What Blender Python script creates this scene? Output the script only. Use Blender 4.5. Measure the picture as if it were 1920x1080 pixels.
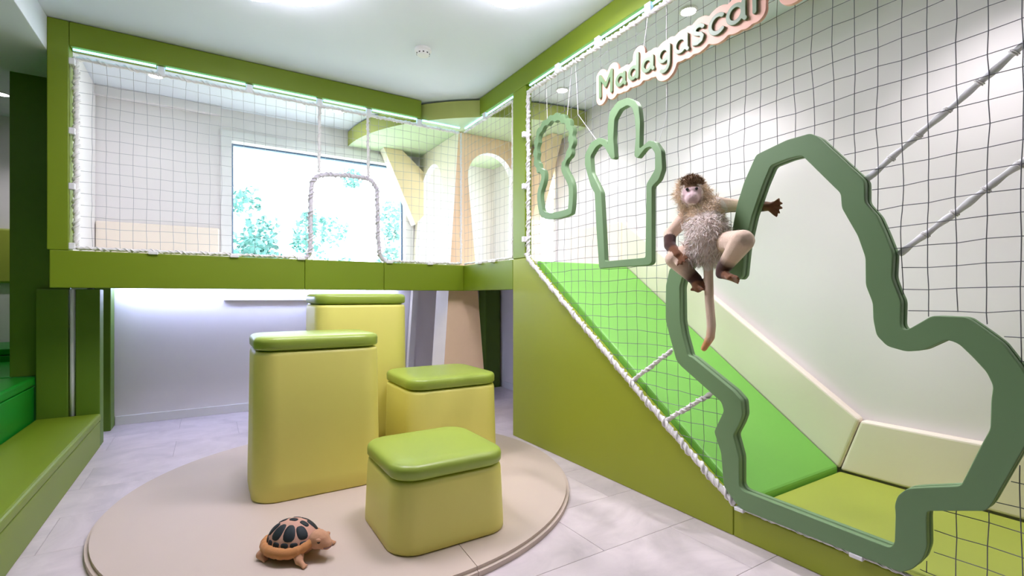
import bpy, bmesh, math, random
import numpy as np
from mathutils import Vector, Matrix, noise as mnoise

random.seed(7)
for o in list(bpy.data.objects): bpy.data.objects.remove(o)
scn = bpy.context.scene
COL = scn.collection

# ------------------------------------------------------------------ camera
cam_d = bpy.data.cameras.new('camera'); cam = bpy.data.objects.new('camera', cam_d); COL.objects.link(cam)
cam.location = (0, 0, 1.2)
cam.rotation_euler = (math.radians(90), 0, -math.atan(567/911))
cam_d.sensor_width = 36; cam_d.lens = 911/1920*36; cam_d.shift_y = 17/1920
cam_d.clip_start = 0.02
scn.camera = cam

# ------------------------------------------------------------------ daylight
world = bpy.data.worlds.new('daylight'); scn.world = world; world.use_nodes = True
wn = world.node_tree.nodes; wl = world.node_tree.links
bg = wn['Background']; bg.inputs['Color'].default_value = (0.86, 0.93, 1.0, 1); bg.inputs['Strength'].default_value = 8.0

vs = scn.view_settings
vs.view_transform = 'Standard'; vs.look = 'None'; vs.gamma = 1.0; vs.use_curve_mapping = False
vs.exposure = 0.58
cy = scn.cycles
cy.max_bounces = 6; cy.diffuse_bounces = 4; cy.glossy_bounces = 2; cy.transmission_bounces = 3; cy.transparent_max_bounces = 6
cy.use_denoising = True; cy.use_adaptive_sampling = True; cy.adaptive_threshold = 0.04
cy.caustics_reflective = False; cy.caustics_refractive = False
LAMP = 23.0          # ceiling cloud lamps
DOWN = 40.0          # small recessed spots
LED = 2.6            # strips on the beams
LED_LOW = 34.0       # strip under the deck

# ------------------------------------------------------------------ materials
def lin(c):
    c = c/255.0
    return c/12.92 if c <= 0.04045 else ((c+0.055)/1.055)**2.4
def rgb(r, g, b): return (lin(r), lin(g), lin(b), 1)
def material(name, col, rough=0.5, var=0.04, vscale=6.0, bump=0.0, bscale=200.0, spec=0.5, coat=0.0, sheen=0.0, sss=0.0):
    m = bpy.data.materials.new(name); m.use_nodes = True
    nt = m.node_tree; b = nt.nodes['Principled BSDF']
    tc = nt.nodes.new('ShaderNodeTexCoord')
    n = nt.nodes.new('ShaderNodeTexNoise'); n.inputs['Scale'].default_value = vscale; n.inputs['Detail'].default_value = 4
    nt.links.new(tc.outputs['Object'], n.inputs['Vector'])
    mx = nt.nodes.new('ShaderNodeMix'); mx.data_type = 'RGBA'
    c = rgb(*col)
    mx.inputs['A'].default_value = tuple(max(0, v*(1-var)) for v in c[:3])+(1,)
    mx.inputs['B'].default_value = tuple(min(1, v*(1+var)) for v in c[:3])+(1,)
    nt.links.new(n.outputs['Fac'], mx.inputs['Factor'])
    nt.links.new(mx.outputs['Result'], b.inputs['Base Color'])
    b.inputs['Roughness'].default_value = rough
    b.inputs['Specular IOR Level'].default_value = spec
    b.inputs['Coat Weight'].default_value = coat
    b.inputs['Sheen Weight'].default_value = sheen
    if bump > 0:
        n2 = nt.nodes.new('ShaderNodeTexNoise'); n2.inputs['Scale'].default_value = bscale; n2.inputs['Detail'].default_value = 3
        nt.links.new(tc.outputs['Object'], n2.inputs['Vector'])
        bp = nt.nodes.new('ShaderNodeBump'); bp.inputs['Strength'].default_value = bump; bp.inputs['Distance'].default_value = 0.002
        nt.links.new(n2.outputs['Fac'], bp.inputs['Height']); nt.links.new(bp.outputs['Normal'], b.inputs['Normal'])
    return m
def emitter(name, col, strength):
    m = bpy.data.materials.new(name); m.use_nodes = True
    nt = m.node_tree; b = nt.nodes['Principled BSDF']
    b.inputs['Base Color'].default_value = (0.8, 0.8, 0.8, 1)
    b.inputs['Emission Color'].default_value = tuple(col)+(1,)
    b.inputs['Emission Strength'].default_value = strength
    return m
def floor_material():
    m = material('stone_tile', (222, 216, 219), 0.32, 0.0)
    nt = m.node_tree; b = nt.nodes['Principled BSDF']
    tc = nt.nodes.new('ShaderNodeTexCoord')
    oi = nt.nodes.new('ShaderNodeObjectInfo')
    add = nt.nodes.new('ShaderNodeVectorMath'); add.operation = 'MULTIPLY_ADD'
    nt.links.new(oi.outputs['Random'], add.inputs[0]); add.inputs[1].default_value = (37, 51, 13)
    nt.links.new(tc.outputs['Object'], add.inputs[2])
    n = nt.nodes.new('ShaderNodeTexNoise'); n.inputs['Scale'].default_value = 2.6; n.inputs['Detail'].default_value = 7
    n.inputs['Roughness'].default_value = 0.62; n.inputs['Distortion'].default_value = 1.4
    nt.links.new(add.outputs[0], n.inputs['Vector'])
    r = nt.nodes.new('ShaderNodeValToRGB')
    r.color_ramp.elements[0].position = 0.34; r.color_ramp.elements[0].color = rgb(206, 196, 199)
    r.color_ramp.elements[1].position = 0.66; r.color_ramp.elements[1].color = rgb(229, 218, 221)
    e = r.color_ramp.elements.new(0.5); e.color = rgb(219, 208, 211)
    nt.links.new(n.outputs['Fac'], r.inputs['Fac']); nt.links.new(r.outputs['Color'], b.inputs['Base Color'])
    return m
def glass_material():
    m = bpy.data.materials.new('window_glass'); m.use_nodes = True
    nt = m.node_tree; nt.nodes.clear()
    out = nt.nodes.new('ShaderNodeOutputMaterial'); mix = nt.nodes.new('ShaderNodeMixShader')
    t = nt.nodes.new('ShaderNodeBsdfTransparent'); t.inputs['Color'].default_value = (0.95, 0.98, 0.98, 1)
    g = nt.nodes.new('ShaderNodeBsdfGlossy'); g.inputs['Roughness'].default_value = 0.02
    mix.inputs['Fac'].default_value = 0.06
    nt.links.new(t.outputs[0], mix.inputs[1]); nt.links.new(g.outputs[0], mix.inputs[2]); nt.links.new(mix.outputs[0], out.inputs['Surface'])
    return m
def attr_material(name, rough=0.8, bump=0.6, bscale=120.0, sheen=0.4):
    m = material(name, (200, 170, 140), rough, 0.0, bump=bump, bscale=bscale, sheen=sheen, spec=0.2)
    nt = m.node_tree; b = nt.nodes['Principled BSDF']
    a = nt.nodes.new('ShaderNodeVertexColor'); a.layer_name = 'Col'
    nt.links.new(a.outputs['Color'], b.inputs['Base Color'])
    return m

M = {}
M['wall'] = material('white_paint', (240, 236, 236), 0.7, 0.01, 3)
M['ceil'] = material('ceiling_paint', (232, 238, 246), 0.8, 0.01, 3)
M['tile'] = floor_material()
M['grout'] = material('grout', (186, 180, 180), 0.9)
M['green'] = material('olive_green_vinyl', (120, 142, 20), 0.48, 0.05, 2.0, 0.05, 350)
M['olive'] = material('olive_yellow_vinyl', (154, 165, 44), 0.48, 0.05, 2.0, 0.05, 350)
M['green_dark'] = material('leaf_green_vinyl', (88, 120, 22), 0.5, 0.05, 2.0, 0.05, 350)
M['bright'] = material('grass_green_vinyl', (126, 198, 84), 0.42, 0.04, 2.0, 0.05, 350)
M['emerald'] = material('emerald_green_vinyl', (6, 142, 30), 0.35, 0.05, 2.0, 0.05, 350)
M['lime'] = material('lime_green_vinyl', (160, 182, 76), 0.34, 0.04, 4.0, 0.08, 260)
M['stool'] = material('pale_lime_vinyl', (231, 224, 120), 0.46, 0.03, 3.0, 0.08, 260)
M['olive_mat'] = material('olive_lime_vinyl', (172, 184, 72), 0.45, 0.04, 3.0, 0.05, 300)
M['cream'] = material('cream_vinyl', (253, 241, 226), 0.5, 0.02, 3.0, 0.05, 300)
M['fascia'] = material('pale_olive_panel', (176, 184, 98), 0.6, 0.03)
M['leafpale'] = material('pale_green_panel', (206, 226, 186), 0.6, 0.03)
M['rug'] = material('beige_vinyl', (208, 192, 178), 0.6, 0.03, 3.0, 0.08, 260)
M['sage'] = material('sage_green_lacquer', (116, 148, 104), 0.5, 0.03, 4.0)
M['sage_edge'] = material('dark_sage_lacquer', (88, 116, 78), 0.5, 0.03, 4.0)
M['peach'] = material('peach_lacquer', (236, 188, 164), 0.55, 0.02)
M['letter'] = material('letter_green_lacquer', (102, 130, 92), 0.4, 0.03)
M['wood'] = material('pale_birch_plywood', (252, 220, 184), 0.55, 0.06, 9.0)
M['wood_yellow'] = material('yellow_birch_plywood', (246, 226, 184), 0.55, 0.05, 9.0)
M['rope'] = material('white_rope', (238, 236, 234), 0.85, 0.05, 60.0, 0.4, 400)
M['rope_door'] = material('backlit_grey_rope', (214, 210, 218), 0.85, 0.05, 60.0, 0.4, 400)  # doorway rope: backlit shade put into the colour as grey lilac
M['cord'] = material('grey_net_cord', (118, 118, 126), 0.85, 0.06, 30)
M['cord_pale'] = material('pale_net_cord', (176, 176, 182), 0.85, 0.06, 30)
M['string'] = material('thin_white_string', (240, 240, 240), 0.8)
M['clip'] = material('white_plastic', (240, 240, 242), 0.4)
M['white'] = material('white_lacquer', (240, 240, 240), 0.4)
M['frame_dark'] = material('blue_grey_window_frame', (92, 120, 150), 0.4)
M['glass'] = glass_material()
M['black'] = material('black_plastic', (24, 24, 26), 0.4)
M['leaf'] = material('garden_leaf', (98, 146, 140), 0.6, 0.5, 1.6)
M['bark'] = material('garden_bark', (150, 140, 130), 0.8, 0.1)
M['lawn'] = material('garden_ground', (190, 200, 180), 0.9, 0.1)
M['lamp'] = emitter('lamp_diffuser', (0.93, 0.855, 1.0), LAMP)
M['down'] = emitter('spot_diffuser', (0.95, 0.88, 1.0), DOWN)
M['led'] = emitter('cyan_led', (0.20, 0.66, 1.0), LED)
M['led_low'] = emitter('blue_white_led', (0.52, 0.60, 1.0), LED_LOW)

# ------------------------------------------------------------------ helpers
def link(name, me, mat=None, parent=None, loc=None, smooth=False):
    o = bpy.data.objects.new(name, me); COL.objects.link(o)
    if mat is not None: me.materials.clear(); me.materials.append(mat)
    if smooth: me.polygons.foreach_set('use_smooth', [True]*len(me.polygons))
    if parent is not None: o.parent = parent
    if loc is not None: o.location = loc
    return o
def tag(o, label, cat, group=None, kind=None):
    if label: o['label'] = label
    if cat: o['category'] = cat
    if group: o['group'] = group
    if kind: o['kind'] = kind
    return o
def structure(o, label=None):
    o['kind'] = 'structure'
    if label: o['label'] = label
    return o
def empty(name, loc, label, cat, group=None, rz=0.0):
    o = bpy.data.objects.new(name, None); COL.objects.link(o); o.location = loc; o.rotation_euler = (0, 0, rz)
    o.empty_display_size = 0.05
    return tag(o, label, cat, group)
def attach(child, parent):
    """parent a mesh that was built in world coordinates"""
    child.parent = parent
    child.matrix_parent_inverse = Matrix.Translation(-Vector(parent.location)) if parent.rotation_euler.z == 0 else \
        (Matrix.Translation(Vector(parent.location)) @ Matrix.Rotation(parent.rotation_euler.z, 4, 'Z')).inverted()
    return child
def mesh_from(verts, faces, name='m'):
    me = bpy.data.meshes.new(name); me.from_pydata([tuple(v) for v in verts], [], faces); me.update(); return me
def fix(me):
    bm = bmesh.new(); bm.from_mesh(me); bmesh.ops.recalc_face_normals(bm, faces=bm.faces); bm.to_mesh(me); bm.free(); return me
def box_mesh(x0, x1, y0, y1, z0, z1, bev=0.0, seg=2):
    bm = bmesh.new()
    bmesh.ops.create_cube(bm, size=1)
    for v in bm.verts:
        v.co = Vector(((x0+x1)/2+v.co.x*(x1-x0), (y0+y1)/2+v.co.y*(y1-y0), (z0+z1)/2+v.co.z*(z1-z0)))
    if bev > 0:
        bmesh.ops.bevel(bm, geom=list(bm.edges), offset=bev, segments=seg, profile=0.5, affect='EDGES')
    me = bpy.data.meshes.new('box'); bm.to_mesh(me); bm.free(); return me
def box(name, x0, x1, y0, y1, z0, z1, mat, bev=0.0, parent=None, seg=2):
    o = link(name, box_mesh(x0, x1, y0, y1, z0, z1, bev, seg), mat)
    if parent is not None: attach(o, parent)
    return o
def prism_mesh(poly, axis, a0, a1, bev=0.0, seg=2):
    """extrude a 2D polygon: axis 'x' -> poly is (y,z); 'y' -> (x,z); 'z' -> (x,y)"""
    def P(u, v, a):
        return (a, u, v) if axis == 'x' else ((u, a, v) if axis == 'y' else (u, v, a))
    bm = bmesh.new()
    A = [bm.verts.new(P(u, v, a0)) for u, v in poly]; B = [bm.verts.new(P(u, v, a1)) for u, v in poly]
    n = len(poly)
    bm.faces.new(A[::-1]); bm.faces.new(B)
    for i in range(n): bm.faces.new((A[i], A[(i+1) % n], B[(i+1) % n], B[i]))
    bmesh.ops.recalc_face_normals(bm, faces=bm.faces)
    if bev > 0:
        es = [e for e in bm.edges if len(e.link_faces) == 2 and e.calc_face_angle(0) > 0.5]
        bmesh.ops.bevel(bm, geom=es, offset=bev, segments=seg, profile=0.5, affect='EDGES')
    me = bpy.data.meshes.new('prism'); bm.to_mesh(me); bm.free(); return me
def outline_mesh(loops, half, bev=0.0, seg=2):
    """filled 2D outline with holes, extruded by +-half along local Z"""
    cu = bpy.data.curves.new('outline', 'CURVE'); cu.dimensions = '2D'; cu.fill_mode = 'BOTH'
    cu.extrude = max(half-bev, 0.0001); cu.bevel_depth = bev; cu.bevel_resolution = seg; cu.offset = -bev
    for lp in loops:
        s = cu.splines.new('POLY'); s.points.add(len(lp)-1); s.use_cyclic_u = True
        for p, q in zip(s.points, lp): p.co = (q[0], q[1], 0, 1)
    ob = bpy.data.objects.new('tmp_outline', cu)
    me = bpy.data.meshes.new_from_object(ob)
    bpy.data.objects.remove(ob); bpy.data.curves.remove(cu)
    return me
NETPLANE = Matrix(((0, 0, -1, 0), (-1, 0, 0, 0), (0, 1, 0, 0), (0, 0, 0, 1)))   # local x -> -y, local y -> z, local z -> -x
def on_right_plane(me, x):
    me.transform(Matrix.Translation((x, 0, 0)) @ NETPLANE); return me
def soften(lp, w=0.2):
    out = []
    n = len(lp)
    for i in range(n):
        a, b = lp[i], lp[(i+1) % n]
        out.append((a[0]*(1-w)+b[0]*w, a[1]*(1-w)+b[1]*w)); out.append((a[0]*w+b[0]*(1-w), a[1]*w+b[1]*(1-w)))
    return out
def round_corners(lp, d):
    out = []; n = len(lp)
    for i in range(n):
        p, a, b = Vector(lp[i]), Vector(lp[i-1]), Vector(lp[(i+1) % n])
        la, lb_ = (a-p).length, (b-p).length
        A = p+(a-p)/la*min(d, la*0.42); B = p+(b-p)/lb_*min(d, lb_*0.42)
        for k in range(5):
            t = k/4; q = A*(1-t)**2+p*2*t*(1-t)+B*t*t; out.append((q.x, q.y))
    return out
def resample(path, step):
    path = [Vector(p) for p in path]; out = [path[0].copy()]
    for a, b in zip(path, path[1:]):
        n = max(1, int(round((b-a).length/step)))
        for k in range(1, n+1): out.append(a.lerp(b, k/n))
    return out
def smooth_path(path, it=2):
    p = [Vector(q) for q in path]
    for _ in range(it):
        q = [p[0]]
        for a, b in zip(p, p[1:]): q += [a.lerp(b, 0.25), a.lerp(b, 0.75)]
        q.append(p[-1]); p = q
    return p
def tube_data(path, r, n=8, lobes=0, twist=0.0, amp=0.2, verts=None, faces=None, rfun=None):
    verts = [] if verts is None else verts; faces = [] if faces is None else faces
    pts = [Vector(p) for p in path]; base = len(verts); m = len(pts)
    t0 = (pts[1]-pts[0]).normalized()
    ref = Vector((0, 0, 1)) if abs(t0.z) < 0.9 else Vector((1, 0, 0))
    u = t0.cross(ref).normalized(); s = 0.0
    for i, p in enumerate(pts):
        if i: s += (p-pts[i-1]).length
        t = (pts[min(i+1, m-1)]-pts[max(i-1, 0)]).normalized()
        u = (u-t*u.dot(t)).normalized(); v = t.cross(u)
        rr0 = r if rfun is None else r*rfun(i/(m-1))
        for k in range(n):
            a = 2*math.pi*k/n
            rr = rr0*(1+amp*math.cos(lobes*a-twist*s)) if lobes else rr0
            verts.append(p+u*(math.cos(a)*rr)+v*(math.sin(a)*rr))
    for i in range(m-1):
        for k in range(n):
            a = base+i*n+k; b = base+i*n+(k+1) % n
            faces.append((a, b, b+n, a+n))
    faces.append(tuple(base+k for k in range(n))[::-1]); faces.append(tuple(base+(m-1)*n+k for k in range(n)))
    return verts, faces
def rope_mesh(path, r=0.013, step=0.011, wob=0.0, pitch=0.08):
    """a core rope with two lashing cords wound round it"""
    pts = resample(path, step)
    if wob: pts = [p+Vector((mnoise.noise(p*9), mnoise.noise(p*9+Vector((7, 3, 1))), mnoise.noise(p*9+Vector((1, 9, 4)))))*wob for p in pts]
    v, f = tube_data(pts, r*0.72, 8, 3, 95.0, 0.22)
    t0 = (pts[-1]-pts[0]).normalized(); ref = Vector((0, 0, 1)) if abs(t0.z) < 0.7 else Vector((0.6, 0.8, 0))
    for ph in (0.0, math.pi*0.8):
        s_ = 0.0; q = []
        for i, p in enumerate(pts):
            if i: s_ += (p-pts[i-1]).length
            t = (pts[min(i+1, len(pts)-1)]-pts[max(i-1, 0)]).normalized(); u = t.cross(ref).normalized(); w = t.cross(u)
            a = 2*math.pi*s_/pitch+ph; rr = r*(0.72+0.22*math.sin(s_*41+ph))
            q.append(p+u*(rr*math.cos(a))+w*(rr*math.sin(a)))
        tube_data(q, r*0.36, 5, verts=v, faces=f)
    return fix(mesh_from(v, f))
def cord_mesh(paths, r, n=5):
    v, f = [], []
    for p in paths: tube_data(p, r, n, verts=v, faces=f)
    return fix(mesh_from(v, f))
def rrect(w, d, r, n=7):
    pts = []
    for cx, cy, a0 in ((w/2-r, d/2-r, 0), (-w/2+r, d/2-r, 90), (-w/2+r, -d/2+r, 180), (w/2-r, -d/2+r, 270)):
        for k in range(n+1):
            a = math.radians(a0+90*k/n); pts.append((cx+r*math.cos(a), cy+r*math.sin(a)))
    return pts
def loft_mesh(levels, w, d, r, n=7, crown=0.0):
    """levels: (z, inset); rounded rectangle rings, capped"""
    v, f = [], []; N = 4*(n+1)
    for z, ins in levels:
        for x, y in rrect(w-2*ins, d-2*ins, max(r-ins, 0.01), n): v.append((x, y, z))
    for i in range(len(levels)-1):
        for k in range(N):
            a = i*N+k; b = i*N+(k+1) % N
            f.append((a, b, b+N, a+N))
    f.append(tuple(range(N))[::-1])
    top = (len(levels)-1)*N
    if crown:
        base = len(v); z = levels[-1][0]
        for sc, dz in ((0.72, 0.7), (0.4, 0.93)):
            for k in range(N):
                x, y, _ = v[top+k]; v.append((x*sc, y*sc, z+crown*dz))
        c = len(v); v.append((0, 0, z+crown))
        prev = top
        for j in range(2):
            for k in range(N):
                f.append((prev+k, prev+(k+1) % N, base+j*N+(k+1) % N, base+j*N+k))
            prev = base+j*N
        for k in range(N): f.append((prev+k, prev+(k+1) % N, c))
    else:
        f.append(tuple(range(top, top+N)))
    return mesh_from(v, f)
def auto_smooth(o, ang=40):
    me = o.data
    me.polygons.foreach_set('use_smooth', [True]*len(me.polygons))
    try: me.set_sharp_from_angle(angle=math.radians(ang))
    except Exception: pass
    return o
def march(f, x0, x1, y0, y1, h):
    """closed contours of f(x,y)=0 (f<0 inside), vectorised f"""
    nx = int((x1-x0)/h)+2; ny = int((y1-y0)/h)+2
    xs = x0+np.arange(nx)*h; ys = y0+np.arange(ny)*h
    Fv = f(xs[None, :]+0*ys[:, None], ys[:, None]+0*xs[None, :])
    seg = {}
    def ip(ia, ja, ib, jb):
        fa, fb = Fv[ja, ia], Fv[jb, ib]; t = fa/(fa-fb)
        return (xs[ia]+(xs[ib]-xs[ia])*t, ys[ja]+(ys[jb]-ys[ja])*t)
    pos = {}
    def ev(i, j, e):
        if e == 0: k = ('h', i, j); q = (i, j, i+1, j)
        elif e == 1: k = ('v', i+1, j); q = (i+1, j, i+1, j+1)
        elif e == 2: k = ('h', i, j+1); q = (i, j+1, i+1, j+1)
        else: k = ('v', i, j); q = (i, j, i, j+1)
        if k not in pos: pos[k] = ip(*q)
        return k
    T = {1: [(3, 0)], 2: [(0, 1)], 3: [(3, 1)], 4: [(1, 2)], 5: [(3, 2), (1, 0)], 6: [(0, 2)], 7: [(3, 2)], 8: [(2, 3)], 9: [(2, 0)],
         10: [(0, 3), (2, 1)], 11: [(2, 1)], 12: [(1, 3)], 13: [(1, 0)], 14: [(0, 3)]}
    I = Fv < 0
    for j in range(ny-1):
        for i in range(nx-1):
            c = I[j, i]+2*I[j, i+1]+4*I[j+1, i+1]+8*I[j+1, i]
            for a, b in T.get(int(c), ()): seg[ev(i, j, a)] = ev(i, j, b)
    loops = []
    while seg:
        k0 = next(iter(seg)); lp = []; k = k0
        while k in seg:
            lp.append(pos[k]); k = seg.pop(k)
        if len(lp) > 5: loops.append(lp)
    return loops
def stroke_sdf(strokes):
    S = []
    for st in strokes:
        for a, b in zip(st, st[1:]): S.append((a, b))
    def f(X, Y):
        D = np.full(X.shape, 9.0)
        for (ax, ay), (bx, by) in S:
            dx, dy = bx-ax, by-ay; L = dx*dx+dy*dy+1e-12
            t = np.clip(((X-ax)*dx+(Y-ay)*dy)/L, 0, 1)
            D = np.minimum(D, np.hypot(X-ax-t*dx, Y-ay-t*dy))
        return D
    return f
def blob_mesh(caps, voxel, smooth_it=6):
    """union of tapered capsules -> one continuous smooth mesh (voxel remesh)"""
    bm = bmesh.new()
    for a, ra, b, rb in caps:
        a = Vector(a); b = Vector(b); L = (b-a).length
        n = max(1, int(L/(0.45*min(ra, rb)))) if L > 0 else 1
        for k in range(n+1):
            t = k/n; r = ra+(rb-ra)*t
            bmesh.ops.create_icosphere(bm, subdivisions=2, radius=r, matrix=Matrix.Translation(a.lerp(b, t)))
            if L == 0: break
    me = bpy.data.meshes.new('blob'); bm.to_mesh(me); bm.free()
    ob = bpy.data.objects.new('tmp_blob', me); COL.objects.link(ob)
    md = ob.modifiers.new('r', 'REMESH'); md.mode = 'VOXEL'; md.voxel_size = voxel
    sm = ob.modifiers.new('s', 'SMOOTH'); sm.factor = 0.5; sm.iterations = smooth_it
    dg = bpy.context.evaluated_depsgraph_get()
    out = bpy.data.meshes.new_from_object(ob.evaluated_get(dg))
    bpy.data.objects.remove(ob); bpy.data.meshes.remove(me)
    out.polygons.foreach_set('use_smooth', [True]*len(out.polygons))
    return out
def paint(me, fn):
    ca = me.color_attributes.new('Col', 'FLOAT_COLOR', 'POINT')
    for i, v in enumerate(me.vertices): ca.data[i].color = fn(v.co)
def in_poly(poly, x, y):
    c = False; n = len(poly); j = n-1
    for i in range(n):
        xi, yi = poly[i]; xj, yj = poly[j]
        if (yi > y) != (yj > y) and x < (xj-xi)*(y-yi)/(yj-yi)+xi: c = not c
        j = i
    return c


# ================================================================== the room
BACKPLANE = Matrix(((1, 0, 0, 0), (0, 0, -1, 0), (0, 1, 0, 0), (0, 0, 0, 1)))   # local x -> x, y -> z, z -> -y
def rect(a0, a1, b0, b1): return [(a0, b0), (a1, b0), (a1, b1), (a0, b1)]
CEIL = 3.14
fl = box('floor', -3.2, 3.52, -5.2, 7.5, -0.12, -0.004, M['grout']); structure(fl, 'light grey stone tiled floor')
TW, TD = 0.91, 0.455
tiles = {}
row = 0; y = 1.265-8*TD
while y < 5.82:
    x = -1.6-(0.455 if row % 2 else 0.0)
    while x < 3.32:
        a0, a1, b0, b1 = max(x, -1.6), min(x+TW, 3.32), max(y, -2.2), min(y+TD, 5.82)
        if a1-a0 > 0.05 and b1-b0 > 0.03:
            key = (round(a1-a0, 3), round(b1-b0, 3))
            if key not in tiles:
                g = 0.0011
                tiles[key] = box_mesh(-key[0]/2+g, key[0]/2-g, -key[1]/2+g, key[1]/2-g, -0.004, 0.0, 0.0008, 1)
                tiles[key].materials.append(M['tile'])
            t = bpy.data.objects.new('tile', tiles[key]); COL.objects.link(t)
            t.location = ((a0+a1)/2, (b0+b1)/2, 0); t.parent = fl
        x += TW
    y += TD; row += 1
structure(box('ceiling', -3.2, 3.52, -5.2, 7.5, CEIL, CEIL+0.15, M['ceil']), 'white painted ceiling')
o = outline_mesh([rect(-0.95, 3.52, 0, 3.2), rect(0.195, 2.06, 1.54, 2.82)], 0.1); o.transform(Matrix.Translation((0, 5.92, 0)) @ BACKPLANE)
structure(link('wall_back', o, M['wall']), 'white back wall with a wide window')
o = outline_mesh([rect(-5.82, 5.2, 0, 3.2), rect(-5.38, -4.42, 1.54, 2.62)], 0.1); on_right_plane(o, 3.42)
structure(link('wall_right', o, M['wall']), 'white wall beside the slide')
structure(box('wall_left', -3.3, -3.2, -5.2, 7.5, 0, 3.2, M['green_dark']), 'unseen wall beyond the steps, dark green to cut bounced light')  # out of view; dark green chosen to lower the bounce into the room
structure(box('wall_front', -3.3, 3.52, -5.3, -5.2, 0, 3.2, M['green_dark']), 'unseen wall behind the viewer, dark green to cut bounced light')  # invented wall, kept dark so it does not over-light the foreground
structure(box('wall_far', -3.3, -0.95, 7.3, 7.45, 0, 3.2, M['wall']), 'white wall seen past the green panel on the left')
structure(box('wall_side', -0.95, -0.91, 5.82, 7.3, 0, 3.2, M['wall']), 'short white partition wall')
structure(box('ceiling_bulkhead', -3.2, -0.953, -5.2, 5.12, 2.905, CEIL, M['ceil'], 0.004), 'lowered white ceiling bulkhead above the steps')
structure(box('trim_1', -0.89, 0.10, 5.75, 5.82, 3.05, CEIL-0.001, M['wall'], 0.003), 'narrow white box above the back wall')
structure(box('trim_2', 0.12, 0.93, 5.785, 5.82, 1.165, 1.185, M['wall'], 0.003), 'thin white ledge on the back wall under the deck')
structure(box('trim_3', 0.93, 0.955, 5.79, 5.82, 0.087, 1.295, M['white'], 0.003), 'white vertical strip on the back wall under the deck')
structure(box('baseboard_back', -0.75, 3.2, 5.802, 5.82, 0, 0.085, M['white'], 0.003), 'white baseboard along the back wall')
structure(box('baseboard_right', 3.302, 3.32, 3.62, 5.5, 0, 0.085, M['white'], 0.003), 'white baseboard under the deck')
# windows
def window(name, label, loops_rect, place, casing):
    a0, a1, b0, b1 = loops_rect
    e = bpy.data.objects.new(name, None); COL.objects.link(e); structure(e, label)
    fr = outline_mesh([rect(a0, a1, b0, b1), rect(a0+0.018, a1-0.018, b0+0.018, b1-0.018)], 0.025); place(fr, 0.12)
    link('window_frame', fr, M['frame_dark'], e)
    pn = outline_mesh([rect(a0+0.018, a1-0.018, b0+0.018, b1-0.018)], 0.004); place(pn, 0.12)
    link('pane', pn, M['glass'], e)
    cs = outline_mesh([rect(a0-casing, a1+casing, b0-casing, b1+casing), rect(a0, a1, b0, b1)], 0.009); place(cs, -0.009)
    link('casing', cs, M['white'], e)
window('window_1', 'wide window in the back wall behind the left net', (0.195, 2.06, 1.54, 2.82),
       lambda me, off: me.transform(Matrix.Translation((0, 5.82+off, 0)) @ BACKPLANE), 0.1)
window('window_2', 'narrow window in the right wall beside the tree trunk', (-5.38, -4.42, 1.54, 2.62),
       lambda me, off: on_right_plane(me, 3.32+off), 0.04)

# ================================================================== outdoors
structure(box('ground_outside', -14, 22, 6.1, 34, -0.6, -0.5, M['lawn']), 'pale ground outside the window')
def garden_tree(loc, rx, rz, n, label, seed):
    rnd = random.Random(seed)
    e = empty('garden_tree', loc, label, 'tree', 'trees outside the window')
    v, f = tube_data([(0, 0, -0.02), (0.05, 0, rz*0.6), (-0.04, 0.05, rz*1.2)], 0.07, 8, rfun=lambda t: 1-0.5*t)
    link('trunk', fix(mesh_from(v, f)), M['bark'], e)
    v, f = [], []
    cl = [(Vector((rnd.gauss(0, 0.45)*rx, rnd.gauss(0, 0.45)*rx, rz*1.1+rnd.gauss(0, 0.4)*rz)), rnd.uniform(0.2, 0.42)*rx) for _ in range(16)]
    for _ in range(n):
        c, r = rnd.choice(cl)
        p = c+Vector((rnd.gauss(0, 1), rnd.gauss(0, 1), rnd.gauss(0, 1))).normalized()*r*rnd.uniform(0.5, 1.0)
        a = Vector((rnd.gauss(0, 1), rnd.gauss(0, 1), rnd.gauss(0, 0.6))).normalized(); b = a.cross(Vector((rnd.gauss(0, 1), rnd.gauss(0, 1), rnd.gauss(0, 1)))).normalized()
        L, W = rnd.uniform(0.07, 0.13), rnd.uniform(0.03, 0.055); i = len(v)
        v += [p, p+a*L*0.5+b*W, p+a*L, p+a*L*0.5-b*W]; f.append((i, i+1, i+2, i+3))
    cr = link('crown', mesh_from(v, f), M['leaf'], e); cr['kind'] = 'stuff'
TR = [((0.75, 9.0, -0.5), 0.85, 1.8, 2600, 'leafy tree outside the window, leftmost', 3), ((2.3, 12.6, -0.5), 1.0, 2.0, 2600, 'leafy tree outside the window, left of the net doorway', 4),
      ((3.15, 9.4, -0.5), 0.75, 1.55, 2200, 'leafy tree outside the window, seen through the net doorway', 5), ((5.2, 12.4, -0.5), 1.0, 2.0, 2600, 'leafy tree outside the window, rightmost', 8)]
for a in TR: garden_tree(*a)

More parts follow.
